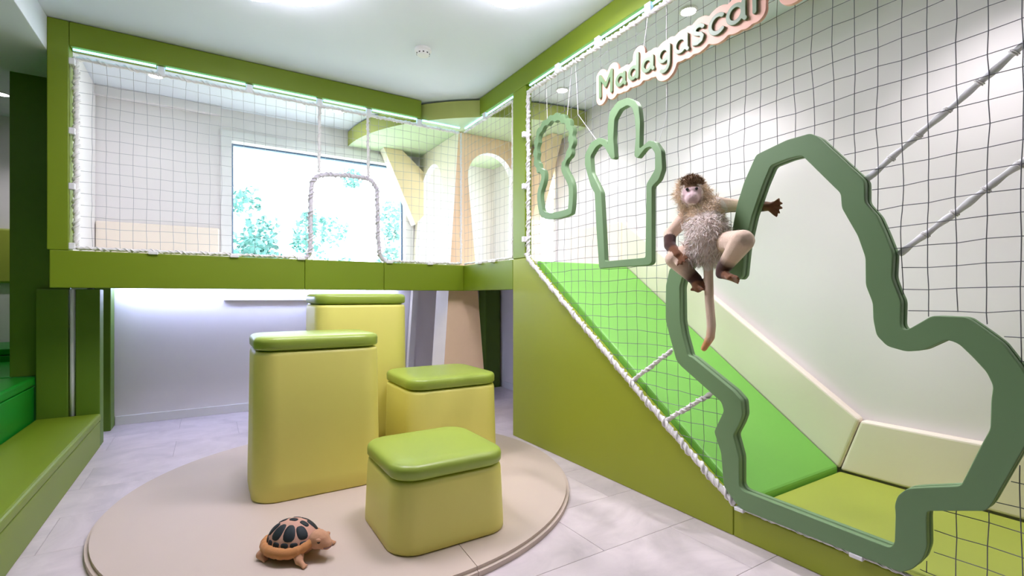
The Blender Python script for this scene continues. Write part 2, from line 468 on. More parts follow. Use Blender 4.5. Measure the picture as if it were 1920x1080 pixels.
# ================================================================== deck and frame
deck = empty('play_deck', (0.7, 5.1, 1.27), 'raised play deck with olive green padded edge panels below the nets', 'play deck')
box('platform', -0.935, 3.315, 4.60, 5.815, 1.30, 1.50, M['wall'], 0, deck)
box('platform', 2.305, 3.315, 3.32, 4.598, 1.30, 1.50, M['wall'], 0, deck)
for x0, x1 in ((-0.940, 0.702), (0.704, 1.399), (1.401, 2.234)):
    box('edge_panel', x0, x1, 4.535, 4.60, 1.265, 1.528, M['green'], 0.006, deck)
box('edge_panel', 2.235, 2.30, 3.579, 4.598, 1.265, 1.528, M['green'], 0.006, deck)
tag(box('padded_post', -0.953, -0.838, 4.535, 4.66, 1.5285, CEIL-0.004, M['green'], 0.006), 'olive green padded post at the left end of the net frame', 'post')
tag(box('padded_beam', -0.837, 1.772, 4.535, 4.66, 2.965, CEIL-0.004, M['green'], 0.006), 'olive green padded beam under the ceiling above the left net', 'beam')
tag(box('padded_beam', 2.235, 2.36, -2.15, 4.19, 2.970, CEIL-0.004, M['green'], 0.006), 'olive green padded beam under the ceiling above the slide net', 'beam')
tag(box('padded_post', 2.235, 2.30, 3.383, 3.577, 1.5285, 2.969, M['green'], 0.006), 'olive green padded post between the short net and the slide net', 'post')
structure(box('wall_inner', -0.953, -0.89, 4.662, 5.815, 1.502, CEIL-0.004, M['wall']), 'white inner side wall of the upper deck')

# supports under and beside the deck
tag(box('padded_divider', -1.285, -0.94, 5.125, 5.185, 0.592, 2.93, M['green_dark'], 0.006), 'tall dark green padded divider beside the left post', 'divider')
tag(box('padded_divider', -1.125, -0.94, 5.06, 5.12, 0, 1.262, M['green_dark'], 0.006), 'low dark green padded divider behind the lowest step', 'divider')
tag(box('support_column', -0.894, -0.745, 5.05, 5.2, 0, 1.262, M['green_dark'], 0.006), 'dark green square column at the end of the lowest step', 'column')
tag(box('support_column', -0.865, -0.752, 5.60, 5.795, 0, 1.29, M['green_dark'], 0.006), 'dark green square column against the back wall under the deck', 'column')
tag(box('support_column', 3.08, 3.30, 5.60, 5.795, 0, 1.29, M['green_dark'], 0.006), 'dark green column in the shaded corner behind the tree trunk', 'column')
v, f = tube_data([(-0.917, 5.09, 0), (-0.917, 5.09, 1.26)], 0.0195, 12)
tag(link('steel_pole', fix(mesh_from(v, f)), M['clip'], smooth=True), 'thin pale pole between two dark green columns', 'pole')

# ================================================================== steps
def step(name, label, x0, x1, y0, y1, z0, z1, mat, cush):
    e = empty(name, ((x0+x1)/2, (y0+y1)/2, z0), label, 'step')
    box('body', x0+0.004, x1-0.006, y0, y1-0.004, z0, z1-cush-0.004, mat, 0.006, e)
    box('cushion', x0, x1, y0, y1, z1-cush, z1, mat, 0.018, e, 3)
    return e
step('padded_step', 'olive green padded step, lowest one at the left edge', -1.128, -0.737, 1.2, 5.045, 0, 0.27, M['green'], 0.06)
step('padded_step', 'glossy emerald green padded step above the olive one', -1.95, -1.132, 1.2, 5.115, 0, 0.59, M['emerald'], 0.07)
step('padded_bench', 'emerald green padded bench behind the tall dark panel', -2.6, -1.29, 5.19, 6.4, 0, 0.59, M['emerald'], 0.07)
step('padded_bench', 'dark green padded bench against the far wall on the left', -2.6, -1.0, 6.42, 7.28, 0, 0.72, M['emerald'], 0.07)
tag(box('wall_pad', -2.4, -0.97, 7.24, 7.298, 1.35, 1.93, M['olive_mat'], 0.02), 'lime green wall pad on the far wall at the left edge', 'wall pad')

# ================================================================== slide
sl = empty('slide', (2.75, 2.4, 0), 'grass green slide with olive padded side running down from the deck', 'slide')
me = prism_mesh([(3.577, 0.0), (3.577, 1.5275), (3.375, 1.5275), (1.487, 0.145), (1.487, 0.0)], 'x', 2.235, 2.30, 0.006)
attach(link('side_panel', me, M['olive']), sl)
me = prism_mesh([(3.31, 1.50), (3.24, 1.49), (1.462, 0.172), (1.462, 0.03), (1.56, 0.0), (3.31, 1.28)], 'x', 2.303, 3.248, 0.012)
attach(link('slide_surface', me, M['bright']), sl)
tag(box('padded_plinth', 2.235, 2.30, -1.8, 1.484, 0, 0.142, M['olive'], 0.006), 'low olive green padded plinth under the big cut-out frame', 'plinth')
tag(box('landing_mat', 2.304, 3.248, -1.8, 1.455, 0, 0.145, M['olive_mat'], 0.015, None, 3), 'olive lime landing mat at the foot of the slide', 'mat')
# cream wall pads
me = prism_mesh([(1.462, 0.152), (3.30, 1.512), (3.30, 1.915), (1.349, 0.478)], 'x', 3.252, 3.318, 0.016, 3)
tag(link('wall_pad', me, M['cream']), 'sloping cream wall pad along the slide', 'wall pad')
me = prism_mesh([(1.456, 0.148), (1.344, 0.474), (-1.8, 0.474), (-1.8, 0.148)], 'x', 3.252, 3.318, 0.016, 3)
tag(link('wall_pad', me, M['cream']), 'level cream wall pad behind the landing mat', 'wall pad')
tag(box('wall_pad', 3.262, 3.318, 3.305, 4.16, 1.502, 1.91, M['cream'], 0.016, None, 3), 'cream wall pad on the right wall at the top of the slide', 'wall pad')
tag(box('wall_pad', -0.885, 0.085, 5.765, 5.818, 1.502, 1.90, M['cream'], 0.016, None, 3), 'cream wall pad on the back wall left of the window', 'wall pad')

# ================================================================== corner tree
tree = empty('corner_tree', (2.75, 5.3, 0), 'plywood tree with arched trunk and round green canopy in the corner', 'tree decoration')
def two_tone(me, axis, face, side):
    me.materials.clear(); me.materials.append(face); me.materials.append(side)
    for p in me.polygons: p.material_index = 0 if abs(p.normal[axis]) > 0.7 else 1
M['wood_white'] = material('cream_white_plywood', (238, 230, 208), 0.55, 0.03, 9.0)  # lighter plywood tone for the left trunk panel and left branch edges
arc = [(5.355-0.365*math.cos(math.pi*k/18), 2.28+0.48*math.sin(math.pi*k/18)) for k in range(19)]
poly = [(4.68, 0.0), (4.99, 0.0)]+arc+[(5.72, 0.0), (5.798, 0.0), (5.798, 2.953), (4.68, 2.953)]
me = prism_mesh(poly, 'x', 2.24, 2.31)
for v_ in me.vertices: v_.co.x -= 0.2*(2.955-v_.co.z)/2.955
me.update(); two_tone(me, 0, M['wood_white'], M['white']); attach(link('trunk_panel', me), tree)
def lb(z): return 2.35+0.11*max(0, (2.5-z))
arc = [(2.64-0.29*math.cos(math.pi*k/18), 2.5+0.286*math.sin(math.pi*k/18)) for k in range(19)]
poly = [(2.04, 0.0), (2.58, 0.0), (2.47, 1.27)]+arc+[(2.99, 1.27), (3.06, 0.0), (3.315, 0.0), (3.315, 2.953), (2.24, 2.953)]
me = prism_mesh(poly, 'y', 4.672, 4.77); two_tone(me, 1, M['wood'], M['white']); attach(link('trunk_panel', me), tree)
me = prism_mesh([(1.73, 2.953), (1.955, 2.953), (2.225, 2.73), (2.225, 2.2), (2.12, 2.08)], 'y', 5.62, 5.775); two_tone(me, 1, M['wood_yellow'], M['wood_white']); attach(link('branch', me), tree)
me = prism_mesh([(4.18, 2.953), (4.40, 2.953), (4.668, 2.73), (4.668, 2.2), (4.57, 2.08)], 'x', 3.11, 3.25); two_tone(me, 0, M['wood'], M['wood_yellow']); attach(link('branch', me), tree)
arcp = [(3.318-1.95*math.cos(math.pi/2*k/40), 5.818-1.95*math.sin(math.pi/2*k/40)) for k in range(41)]
me = prism_mesh(arcp+[(3.318, 5.818)], 'z', 2.956, 3.122)
two_tone(me, 2, M['leafpale'], M['fascia']); attach(link('canopy', me), tree)

# ================================================================== rug
me = bpy.data.meshes.new('rug'); bm = bmesh.new(); bmesh.ops.create_cone(bm, cap_ends=True, segments=128, radius1=1.33, radius2=1.33, depth=0.04)
bmesh.ops.bevel(bm, geom=[e for e in bm.edges if abs(e.calc_face_angle(0)) > 0.5 and e.verts[0].co.z > 0 and e.verts[1].co.z > 0], offset=0.016, segments=4, affect='EDGES')
rugbm = bm
# the mat is two panels that meet in a seam
def half(sign):
    b = rugbm.copy()
    n = Vector((-math.sin(SEAM_A), math.cos(SEAM_A), 0))*sign
    bmesh.ops.bisect_plane(b, geom=list(b.verts)+list(b.edges)+list(b.faces), plane_co=SEAM_P+n*0.0015, plane_no=n, clear_inner=True)
    es = [e for e in b.edges if e.is_boundary]; bmesh.ops.holes_fill(b, edges=es)
    m_ = bpy.data.meshes.new('rug_half'); b.to_mesh(m_); b.free(); return m_
p1 = Vector((0.992-0.82, 2.059-3.16, 0)); p2 = Vector((0.973-0.82, 1.774-3.16, 0))
SEAM_P = p1; SEAM_A = math.atan2(p2.y-p1.y, p2.x-p1.x)
rug = empty('round_mat', (0.82, 3.16, 0), 'large round beige play mat lying under the four stools', 'mat')
for s_ in (1, -1): auto_smooth(link('mat_panel', half(s_), M['rug'], rug, (0, 0, 0.0205)))
rugbm.free()
RZ = 0.041

# ================================================================== stools
def stool(label, x0, x1, y0, y1, seam, top):
    w, d = x1-x0, y1-y0
    e = empty('padded_stool', ((x0+x1)/2, (y0+y1)/2, RZ), label, 'stool', 'padded stools on the round mat')
    h = seam-RZ
    b = loft_mesh([(0.0, 0.006), (0.006, -0.004), (h*0.12, -0.004), (h*0.5, 0.002), (h-0.03, 0.008), (h-0.010, 0.014), (h-0.005, 0.034)], w, d, 0.13, 8)
    auto_smooth(link('body', b, M['stool'], e), 60)
    t = top-RZ; z0 = h+0.001
    c = loft_mesh([(h-0.005, 0.04), (z0, 0.034), (z0+0.004, 0.014), (z0+0.014, 0.007), (t-0.028, 0.006), (t-0.015, 0.010), (t-0.006, 0.019), (t, 0.036)], w, d, 0.13, 8, 0.005)
    auto_smooth(link('cushion', c, M['lime'], e), 60)
    return e
stool('low lime green padded stool, nearest one at the front of the mat', 0.69, 1.285, 2.065, 2.66, 0.368, 0.44)
stool('tall pale lime padded stool at the left, in front of the tallest one', 0.205, 0.93, 3.02, 3.58, 0.893, 0.972)
stool('knee-high lime green padded stool at the right, behind the lowest one', 1.12, 1.81, 3.05, 3.70, 0.572, 0.65)
stool('tallest pale lime padded stool, at the back under the deck edge', 0.66, 1.375, 3.76, 4.36, 1.147, 1.225)
BIG_OUT= [(-1.892, 1.069), (-1.892, 1.145), (-1.89, 1.267), (-1.865, 1.357), (-1.778, 1.426), (-1.691, 1.483), (-1.625, 1.502), (-1.562, 1.471), (-1.499, 1.385), (-1.478, 1.432), (-1.476, 1.535), (-1.449, 1.659), (-1.413, 1.759), (-1.353, 1.875), (-1.337, 1.882), (-1.207, 1.909), (-1.105, 1.91), (-1.073, 1.885), (-0.905, 1.672), (-0.899, 1.656), (-0.899, 1.578), (-0.856, 1.516), (-0.83, 1.444), (-0.805, 1.366), (-0.809, 1.275), (-0.792, 1.219), (-0.779, 1.185), (-0.781, 1.093), (-0.772, 1.078), (-0.755, 1.081), (-0.687, 1.133), (-0.593, 1.131), (-0.543, 1.087), (-0.502, 1.048), (-0.457, 0.971), (-0.433, 0.899), (-0.425, 0.808), (-0.455, 0.713), (-0.53, 0.507), (-0.544, 0.482), (-0.7, 0.424), (-0.703, 0.399), (-0.701, 0.291), (-0.714, 0.241), (-0.742, 0.194), (-0.778, 0.163), (-1.414, 0.16), (-1.455, 0.178), (-1.523, 0.243), (-1.538, 0.406), (-1.578, 0.506), (-1.522, 0.624), (-1.538, 0.667), (-1.785, 0.818), (-1.817, 0.847), (-1.867, 0.989)]
BIG_IN= [(-1.792, 1.073), (-1.793, 1.162), (-1.795, 1.256), (-1.778, 1.309), (-1.735, 1.363), (-1.674, 1.416), (-1.619, 1.443), (-1.571, 1.412), (-1.475, 1.298), (-1.444, 1.284), (-1.424, 1.304), (-1.407, 1.449), (-1.372, 1.59), (-1.318, 1.73), (-1.28, 1.81), (-1.199, 1.823), (-1.143, 1.823), (-1.13, 1.81), (-0.986, 1.628), (-0.982, 1.567), (-0.924, 1.447), (-0.897, 1.357), (-0.896, 1.247), (-0.872, 1.177), (-0.87, 1.11), (-0.859, 1.05), (-0.824, 1.011), (-0.763, 0.996), (-0.714, 1.005), (-0.646, 1.05), (-0.614, 1.038), (-0.578, 0.996), (-0.542, 0.948), (-0.526, 0.904), (-0.531, 0.855), (-0.533, 0.76), (-0.553, 0.707), (-0.608, 0.545), (-0.728, 0.499), (-0.763, 0.483), (-0.79, 0.448), (-0.8, 0.409), (-0.797, 0.375), (-0.8, 0.264), (-0.815, 0.24), (-1.421, 0.253), (-1.439, 0.271), (-1.439, 0.41), (-1.471, 0.513), (-1.439, 0.574), (-1.421, 0.623), (-1.427, 0.693), (-1.471, 0.733), (-1.715, 0.877), (-1.739, 0.881), (-1.778, 1.0)]
HAND_OUT= [(-2.455, 1.392), (-2.483, 1.668), (-2.499, 1.905), (-2.537, 1.955), (-2.6, 2.116), (-2.6, 2.19), (-2.537, 2.258), (-2.456, 2.269), (-2.389, 2.236), (-2.369, 2.195), (-2.374, 2.319), (-2.354, 2.407), (-2.281, 2.452), (-2.192, 2.445), (-2.13, 2.403), (-2.103, 2.362), (-2.09, 2.267), (-2.095, 2.1), (-2.019, 2.131), (-1.974, 2.112), (-1.927, 2.047), (-1.919, 1.938), (-1.946, 1.882), (-1.998, 1.851), (-1.998, 1.405), (-2.019, 1.39)]
HAND_IN= [(-2.399, 1.436), (-2.415, 1.66), (-2.435, 1.9), (-2.472, 1.961), (-2.531, 2.053), (-2.542, 2.165), (-2.488, 2.213), (-2.441, 2.222), (-2.399, 2.186), (-2.339, 2.094), (-2.305, 2.093), (-2.32, 2.224), (-2.31, 2.348), (-2.262, 2.394), (-2.192, 2.398), (-2.156, 2.369), (-2.134, 2.303), (-2.125, 2.193), (-2.138, 2.065), (-2.112, 2.046), (-2.048, 2.091), (-2.007, 2.09), (-1.974, 2.044), (-1.974, 1.947), (-2.04, 1.875), (-2.048, 1.436)]
PLANT_OUT= [(-3.144, 1.786), (-3.196, 1.967), (-3.188, 2.051), (-3.137, 2.126), (-3.137, 2.164), (-3.196, 2.21), (-3.233, 2.305), (-3.226, 2.419), (-3.196, 2.509), (-3.137, 2.563), (-3.037, 2.587), (-2.948, 2.591), (-2.838, 2.544), (-2.757, 2.472), (-2.726, 2.374), (-2.738, 2.251), (-2.806, 2.175), (-2.812, 2.157), (-2.726, 2.042), (-2.714, 1.951), (-2.726, 1.827), (-2.751, 1.773)]
MK = {'head': (2.09, 1.618, 1.714), 'crown': (2.1, 1.632, 1.762), 'muzzle': (2.03, 1.575, 1.692), 'neck': (2.13, 1.597, 1.644), 'chest': (2.12, 1.565, 1.601), 'belly': (2.09, 1.524, 1.508), 'hips': (2.12, 1.534, 1.442), 'rsh': (2.12, 1.661, 1.636), 'relb': (2.06, 1.735, 1.529), 'rwr': (2.03, 1.71, 1.469), 'rpalm': (2.01, 1.646, 1.413), 'rf': (2.0, 1.599, 1.367), 'rf2': (2.0, 1.586, 1.387), 'lsh': (2.15, 1.522, 1.661), 'lmid': (2.315, 1.512, 1.671), 'lwr': (2.315, 1.386, 1.648), 'lpalm': (2.3, 1.329, 1.637), 'lf': (2.29, 1.267, 1.604), 'lth': (2.29, 1.287, 1.663), 'rhip': (2.11, 1.601, 1.447), 'rknee': (2.02, 1.677, 1.394), 'rank': (2.08, 1.591, 1.289), 'rfoot': (2.07, 1.568, 1.245), 'rtoe': (2.03, 1.51, 1.249), 'lhip': (2.11, 1.45, 1.46), 'lknee': (1.99, 1.279, 1.446), 'lank': (2.03, 1.401, 1.334), 'lfoot': (2.02, 1.405, 1.309), 'ltoe': (1.98, 1.278, 1.27), 't0': (2.13, 1.55, 1.422), 't1': (2.1, 1.532, 1.351), 't2': (2.1, 1.526, 1.192), 't3': (2.1, 1.514, 1.061), 't4': (2.095, 1.516, 1.003), 't5': (2.09, 1.549, 0.945)}

# ================================================================== nets
BIG_SOFT = round_corners(BIG_OUT, 0.014)
def net_mesh(u0, u1, v0, v1, cell, inside, place, r, seed, wob=0.006):
    rnd = random.Random(seed)
    nu = int(math.ceil((u1-u0)/cell))+1; nv = int(math.ceil((v1-v0)/cell))+1
    def node(i, j):
        u = u0+i*cell; v_ = v0+j*cell
        q = Vector((u*3.1, v_*3.1, seed)); q2 = Vector((u*17, v_*17, seed*3.0))
        return (u+wob*(1.6*mnoise.noise(q)+0.7*mnoise.noise(q2)), v_+wob*(1.6*mnoise.noise(q+Vector((9, 4, 2)))+0.9*mnoise.noise(q2+Vector((5, 1, 2)))), wob*0.9*mnoise.noise(q+Vector((3, 8, 6))))
    N = {(i, j): node(i, j) for i in range(-1, nu+1) for j in range(-1, nv+1)}
    verts, faces = [], []
    def run(pts):
        cur = []
        P3 = []
        for a, b in zip(pts, pts[1:]):
            for k in range(4):
                t = k/4; P3.append(tuple(a[c]+(b[c]-a[c])*t for c in range(3)))
        P3.append(pts[-1])
        for p in P3:
            if inside(p[0], p[1]): cur.append(place(*p))
            else:
                if len(cur) > 1: tube_data(cur[::2] if len(cur) > 4 and len(cur) % 2 else cur, r, 4, verts=verts, faces=faces)
                cur = []
        if len(cur) > 1: tube_data(cur, r, 4, verts=verts, faces=faces)
    for i in range(nu+1): run([N[(i, j)] for j in range(-1, nv+1)])
    for j in range(nv+1): run([N[(i, j)] for i in range(-1, nu+1)])
    for (i, j), p in N.items():                                     # knots
        if not inside(p[0], p[1]): continue
        c = Vector(place(*p)); b = len(verts); k = r*2.1
        verts.extend([c+Vector(d)*k for d in ((1, 0, 0), (-1, 0, 0), (0, 1, 0), (0, -1, 0), (0, 0, 1), (0, 0, -1))])
        faces.extend([(b, b+2, b+4), (b+2, b+1, b+4), (b+1, b+3, b+4), (b+3, b, b+4), (b+2, b, b+5), (b+1, b+2, b+5), (b+3, b+1, b+5), (b, b+3, b+5)])
    return mesh_from(verts, faces)
def clip_box(parent, c, s):
    o = link('clip', box_mesh(-s[0]/2, s[0]/2, -s[1]/2, s[1]/2, -s[2]/2, s[2]/2, 0.003, 1), M['clip']); o.location = Vector(c)-Vector(parent.location); o.parent = parent
def rope(parent, path, r=0.014, wob=0.003, name='border_rope'):
    o = link(name, rope_mesh(path, r, wob=wob), M['rope'], smooth=True)
    if parent is not None: attach(o, parent)
    return o

YN = 4.575
DOOR = [(0.69, 1.52), (0.735, 1.55), (0.757, 1.60), (0.757, 2.16), (0.775, 2.22), (0.825, 2.30), (1.262, 2.32), (1.325, 2.265), (1.347, 2.205), (1.357, 1.65), (1.385, 1.57), (1.44, 1.53)]
net1 = empty('safety_net', (0.7, YN, 1.53), 'white bordered safety net of the left frame with a roped doorway', 'net')
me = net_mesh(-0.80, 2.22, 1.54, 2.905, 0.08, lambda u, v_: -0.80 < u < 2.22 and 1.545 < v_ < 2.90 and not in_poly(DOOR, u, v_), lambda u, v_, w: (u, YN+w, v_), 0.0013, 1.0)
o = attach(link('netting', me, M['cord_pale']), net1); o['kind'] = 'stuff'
rope(net1, [(-0.805, YN, 1.545), (-0.805, YN, 2.90)], 0.022)
rope(net1, [(-0.805, YN, 2.90), (2.20, YN, 2.905)], 0.017)
rope(net1, [(-0.805, YN, 1.548), (0.67, YN, 1.545)], 0.015)
rope(net1, [(1.44, YN, 1.545), (2.21, YN, 1.545)], 0.015)
rope(net1, [(2.222, YN, 1.545), (2.222, YN, 2.905)], 0.012)
rope(net1, smooth_path([(0.66, YN, 1.545)]+[(a, YN, b) for a, b in DOOR]+[(1.46, YN, 1.545)], 2), 0.023).data.materials[0] = M['rope_door']
rope(net1, [(0.827, YN, 2.31), (0.832, YN, 2.90)], 0.015)
rope(net1, [(1.264, YN, 2.325), (1.256, YN, 2.90)], 0.015)
CLX = (-0.82, -0.315, 0.28, 0.83, 1.265, 1.76)
for x in CLX[1:]: clip_box(net1, (x, YN, 2.925), (0.05, 0.03, 0.07))
for z in (2.86, 2.37, 1.98, 1.56): clip_box(net1, (-0.823, YN-0.02, z), (0.034, 0.045, 0.045))
for x in (-0.36, 0.17, 0.672, 1.45, 1.86): clip_box(net1, (x, YN-0.022, 1.532), (0.06, 0.075, 0.024))

XN = 2.246
net2 = empty('safety_net', (XN, 4.07, 1.53), 'short safety net around the corner in front of the arched trunk', 'net')
me = net_mesh(-4.54, -3.59, 1.54, 2.905, 0.08, lambda u, v_: -4.55 < u < -3.592 and 1.545 < v_ < 2.915, lambda u, v_, w: (XN+w, -u, v_), 0.0013, 2.0)
o = attach(link('netting', me, M['cord_pale']), net2); o['kind'] = 'stuff'
rope(net2, [(XN, 4.54, 2.91), (XN, 3.60, 2.915)], 0.013)
rope(net2, [(XN, 4.54, 1.545), (XN, 3.60, 1.545)], 0.011)
rope(net2, [(XN, 3.60, 1.545), (XN, 3.60, 2.915)], 0.010)
for y in (4.18, 3.92): clip_box(net2, (XN-0.015, y, 1.532), (0.07, 0.06, 0.024))
clip_box(net2, (XN, 4.10, 2.935), (0.03, 0.05, 0.07))

REG = [(-3.352, 1.49), (-1.47, 0.165), (0.9, 0.165), (0.9, 2.905), (-3.352, 2.905)]
BIG_REG = soften(BIG_OUT, 0.2)
net3 = empty('safety_net', (XN, 1.5, 0.15), 'large safety net beside the slide, holding the cut-out frames', 'net')
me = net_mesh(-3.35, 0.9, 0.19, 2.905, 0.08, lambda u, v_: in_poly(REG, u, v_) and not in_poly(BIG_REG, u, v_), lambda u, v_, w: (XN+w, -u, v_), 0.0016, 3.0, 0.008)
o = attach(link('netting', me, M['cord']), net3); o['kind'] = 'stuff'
rope(net3, [(XN, 3.352, 2.905), (XN, -0.9, 2.905)], 0.019)
rope(net3, [(XN, 3.352, 1.50), (XN, 3.352, 2.90)], 0.019)
rope(net3, smooth_path([(XN-0.02, 3.352, 1.56), (XN-0.025, 3.30, 1.495), (XN-0.025, 1.60, 0.252), (XN-0.01, 1.47, 0.166)], 2), 0.020, 0.004)
rope(net3, [(XN-0.02, 1.46, 0.155), (XN-0.02, -0.9, 0.155)], 0.008, 0.001)
for z in (2.55, 2.12, 1.68): clip_box(net3, (XN-0.02, 3.372, z), (0.05, 0.03, 0.045))
for y in (2.95, 2.5, 2.05, 1.6, 1.15, 0.7, 0.2): clip_box(net3, (XN, y, 2.935), (0.03, 0.05, 0.07))
for y in (1.44, 0.93, 0.4): clip_box(net3, (XN-0.022, y, 0.153), (0.034, 0.05, 0.018))
# slanted tie ropes
def tie(label, a, b, r, wrap=True):
    t = empty('tie_rope', ((a[0]+b[0])/2, (a[1]+b[1])/2, (a[2]+b[2])/2), label, 'rope', 'ropes tied to the big cut-out frame')
    if wrap:
        pts = [q+Vector((0, mnoise.noise(q*14), mnoise.noise(q*14+Vector((5, 2, 1)))))*0.004 for q in resample([a, b], 0.015)]
        v, f = tube_data(pts, r, 10, rfun=lambda t: 1+0.16*math.sin(t*74)+0.06*math.sin(t*31))
        attach(link('strand', fix(mesh_from(v, f)), M['rope_grey'], smooth=True), t)
    else: rope(t, [a, b], r, 0.002, 'strand')
    if wrap:
        A, B = Vector(a), Vector(b); n = int((B-A).length/0.1)
        for k in range(1, n):
            p = A.lerp(B, k/n); d = (B-A).normalized()
            ring = [p+d*(0.012*(q/18-0.5))+((Vector((1, 0, 0))*math.cos(q*0.7)+d.cross(Vector((1, 0, 0)))*math.sin(q*0.7))*(r*1.22)) for q in range(19)]
            v, f = tube_data(ring, 0.0028, 5); attach(link('lashing', fix(mesh_from(v, f)), M['rope'], smooth=True), t)
M['rope_grey'] = material('blue_grey_rope', (247, 247, 250), 0.7, 0.05, 40.0, 0.3, 400)
tie('upper thick slanted rope right of the big cut-out frame', (2.262, 0.915, 1.675), (2.262, 0.06, 2.345), 0.0115)
tie('lower thick slanted rope right of the big cut-out frame', (2.262, 0.805, 1.365), (2.262, 0.06, 1.975), 0.0115)
tie('upper short white rope between the slide edge and the big frame', (2.245, 2.185, 0.675), (2.255, 1.885, 0.895), 0.015, False)
tie('lower short white rope between the slide edge and the big frame', (2.245, 1.928, 0.478), (2.255, 1.615, 0.70), 0.015, False)

# ================================================================== led strips
def led(label, a, b, r=0.008):
    v, f = tube_data([a, b], r, 10)
    tag(link('led_strip', fix(mesh_from(v, f)), M['led'], smooth=True), label, 'light strip', 'glowing strips under the beams')
nm = ['first', 'second', 'third', 'fourth', 'fifth', 'sixth']
cx = list(CLX)+[2.225]
for k in range(6): led('glowing strip over the left net, %s section from the left post' % nm[k], (cx[k]+(0.03 if k else 0.0), 4.556, 2.951), (cx[k+1]-0.03, 4.556, 2.951))
led('glowing strip over the short net, left section', (2.253, 4.54, 2.951), (2.253, 4.13, 2.951))
led('glowing strip over the short net, right section', (2.253, 4.07, 2.951), (2.253, 3.59, 2.951))
ys = [3.37, 2.95, 2.5, 2.05, 1.6, 1.15]
for k in range(5): led('glowing strip over the slide net, %s section from the post' % nm[k], (2.253, ys[k]-0.03, 2.956), (2.253, ys[k+1]+0.03, 2.956))
o = tag(box('led_strip', -0.72, 1.9, 5.72, 5.745, 1.283, 1.299, M['led_low']), 'blue white light strip under the deck along the back wall', 'light strip')

# ================================================================== cut-out frames
def inset_loop(lp, d):
    n = len(lp); area = sum(lp[i][0]*lp[(i+1) % n][1]-lp[(i+1) % n][0]*lp[i][1] for i in range(n)); sg = 1 if area > 0 else -1
    out = []
    for i in range(n):
        a, b = lp[i-1], lp[(i+1) % n]; tx, ty = b[0]-a[0], b[1]-a[1]; L = math.hypot(tx, ty) or 1
        out.append((lp[i][0]-sg*ty/L*d, lp[i][1]+sg*tx/L*d))
    return out
def frame_thing(label, loops, x_front, layers, centre):
    e = empty('cutout_frame', centre, label, 'frame', 'sage green cut-out frames in the slide net')
    for x0, x1, mat, nmn in layers:
        m_ = outline_mesh(loops, (x1-x0)/2, 0.003, 1); on_right_plane(m_, (x0+x1)/2)
        attach(auto_smooth(link(nmn, m_, mat), 35), e)
    return e
BI = round_corners(BIG_IN, 0.014)
frame_thing('big sage green cut-out frame with the plush monkey on it', [BIG_SOFT, BI], 2.215,
            [(2.210, 2.236, M['sage'], 'front_plate'), (2.250, 2.274, M['sage'], 'back_plate')], (2.25, 1.2, 0.16))
m_ = outline_mesh([inset_loop(round_corners(BIG_OUT, 0.014), 0.003), inset_loop(round_corners(BIG_IN, 0.014), -0.003)], 0.007); on_right_plane(m_, 2.243)
core = link('core_plate', m_, M['sage_edge'])
for ob in bpy.data.objects:
    if ob.name == 'cutout_frame': attach(core, ob)
frame_thing('sage green cactus shaped cut-out frame under the peach sign', [round_corners(HAND_OUT, 0.014), round_corners(HAND_IN, 0.014)], 2.215,
            [(2.214, 2.252, M['sage'], 'outline')], (2.24, 2.25, 1.39))
# scalloped plant beside the post
def dense(lp, step):
    out = []
    for i in range(len(lp)):
        a, b = lp[i], lp[(i+1) % len(lp)]; n = max(1, int(math.hypot(b[0]-a[0], b[1]-a[1])/step))
        out += [(a[0]+(b[0]-a[0])*k/n, a[1]+(b[1]-a[1])*k/n) for k in range(n)]
    return out
pl = dense(soften(soften(PLANT_OUT, 0.25), 0.25), 0.012)
def scallop(lp, amp):
    out = []; s_ = 0.0; nn = len(lp); offs = inset_loop(lp, -1.0)
    for i, p in enumerate(lp):
        s_ += math.hypot(p[0]-lp[i-1][0], p[1]-lp[i-1][1])
        k = amp*abs(math.sin(s_*math.pi/0.085)) if p[1] > 2.2 else 0.0
        n_ = (offs[i][0]-p[0], offs[i][1]-p[1])
        out.append((p[0]+n_[0]*k, p[1]+n_[1]*k))
    return out
frame_thing('sage green scalloped plant shaped cut-out frame beside the post', [scallop(inset_loop(pl, 0.012), 0.020), scallop(inset_loop(pl, 0.062), 0.018)], 2.215,
            [(2.214, 2.252, M['sage'], 'outline')], (2.24, 2.97, 1.78))
def string(label, paths):
    for k, p in enumerate(paths):
        o = link('hanging_string', cord_mesh([p], 0.0024), M['string'])
        tag(o, label if len(paths) == 1 else ('left ' if k == 0 else 'right ')+label, 'string', 'strings holding the cut-out frames')
string('thin white string above the scalloped plant frame', [[(2.258, 3.10, 2.56), (2.262, 3.12, 2.90)], [(2.258, 2.85, 2.55), (2.262, 2.80, 2.90)]])
string('slanted white string left of the cactus shaped frame', [[(2.258, 2.515, 2.262), (2.262, 2.73, 2.52), (2.262, 2.76, 2.90)]])
string('white string above the right arm of the cactus frame', [[(2.258, 1.985, 2.12), (2.262, 1.93, 2.25), (2.262, 1.93, 2.90)]])

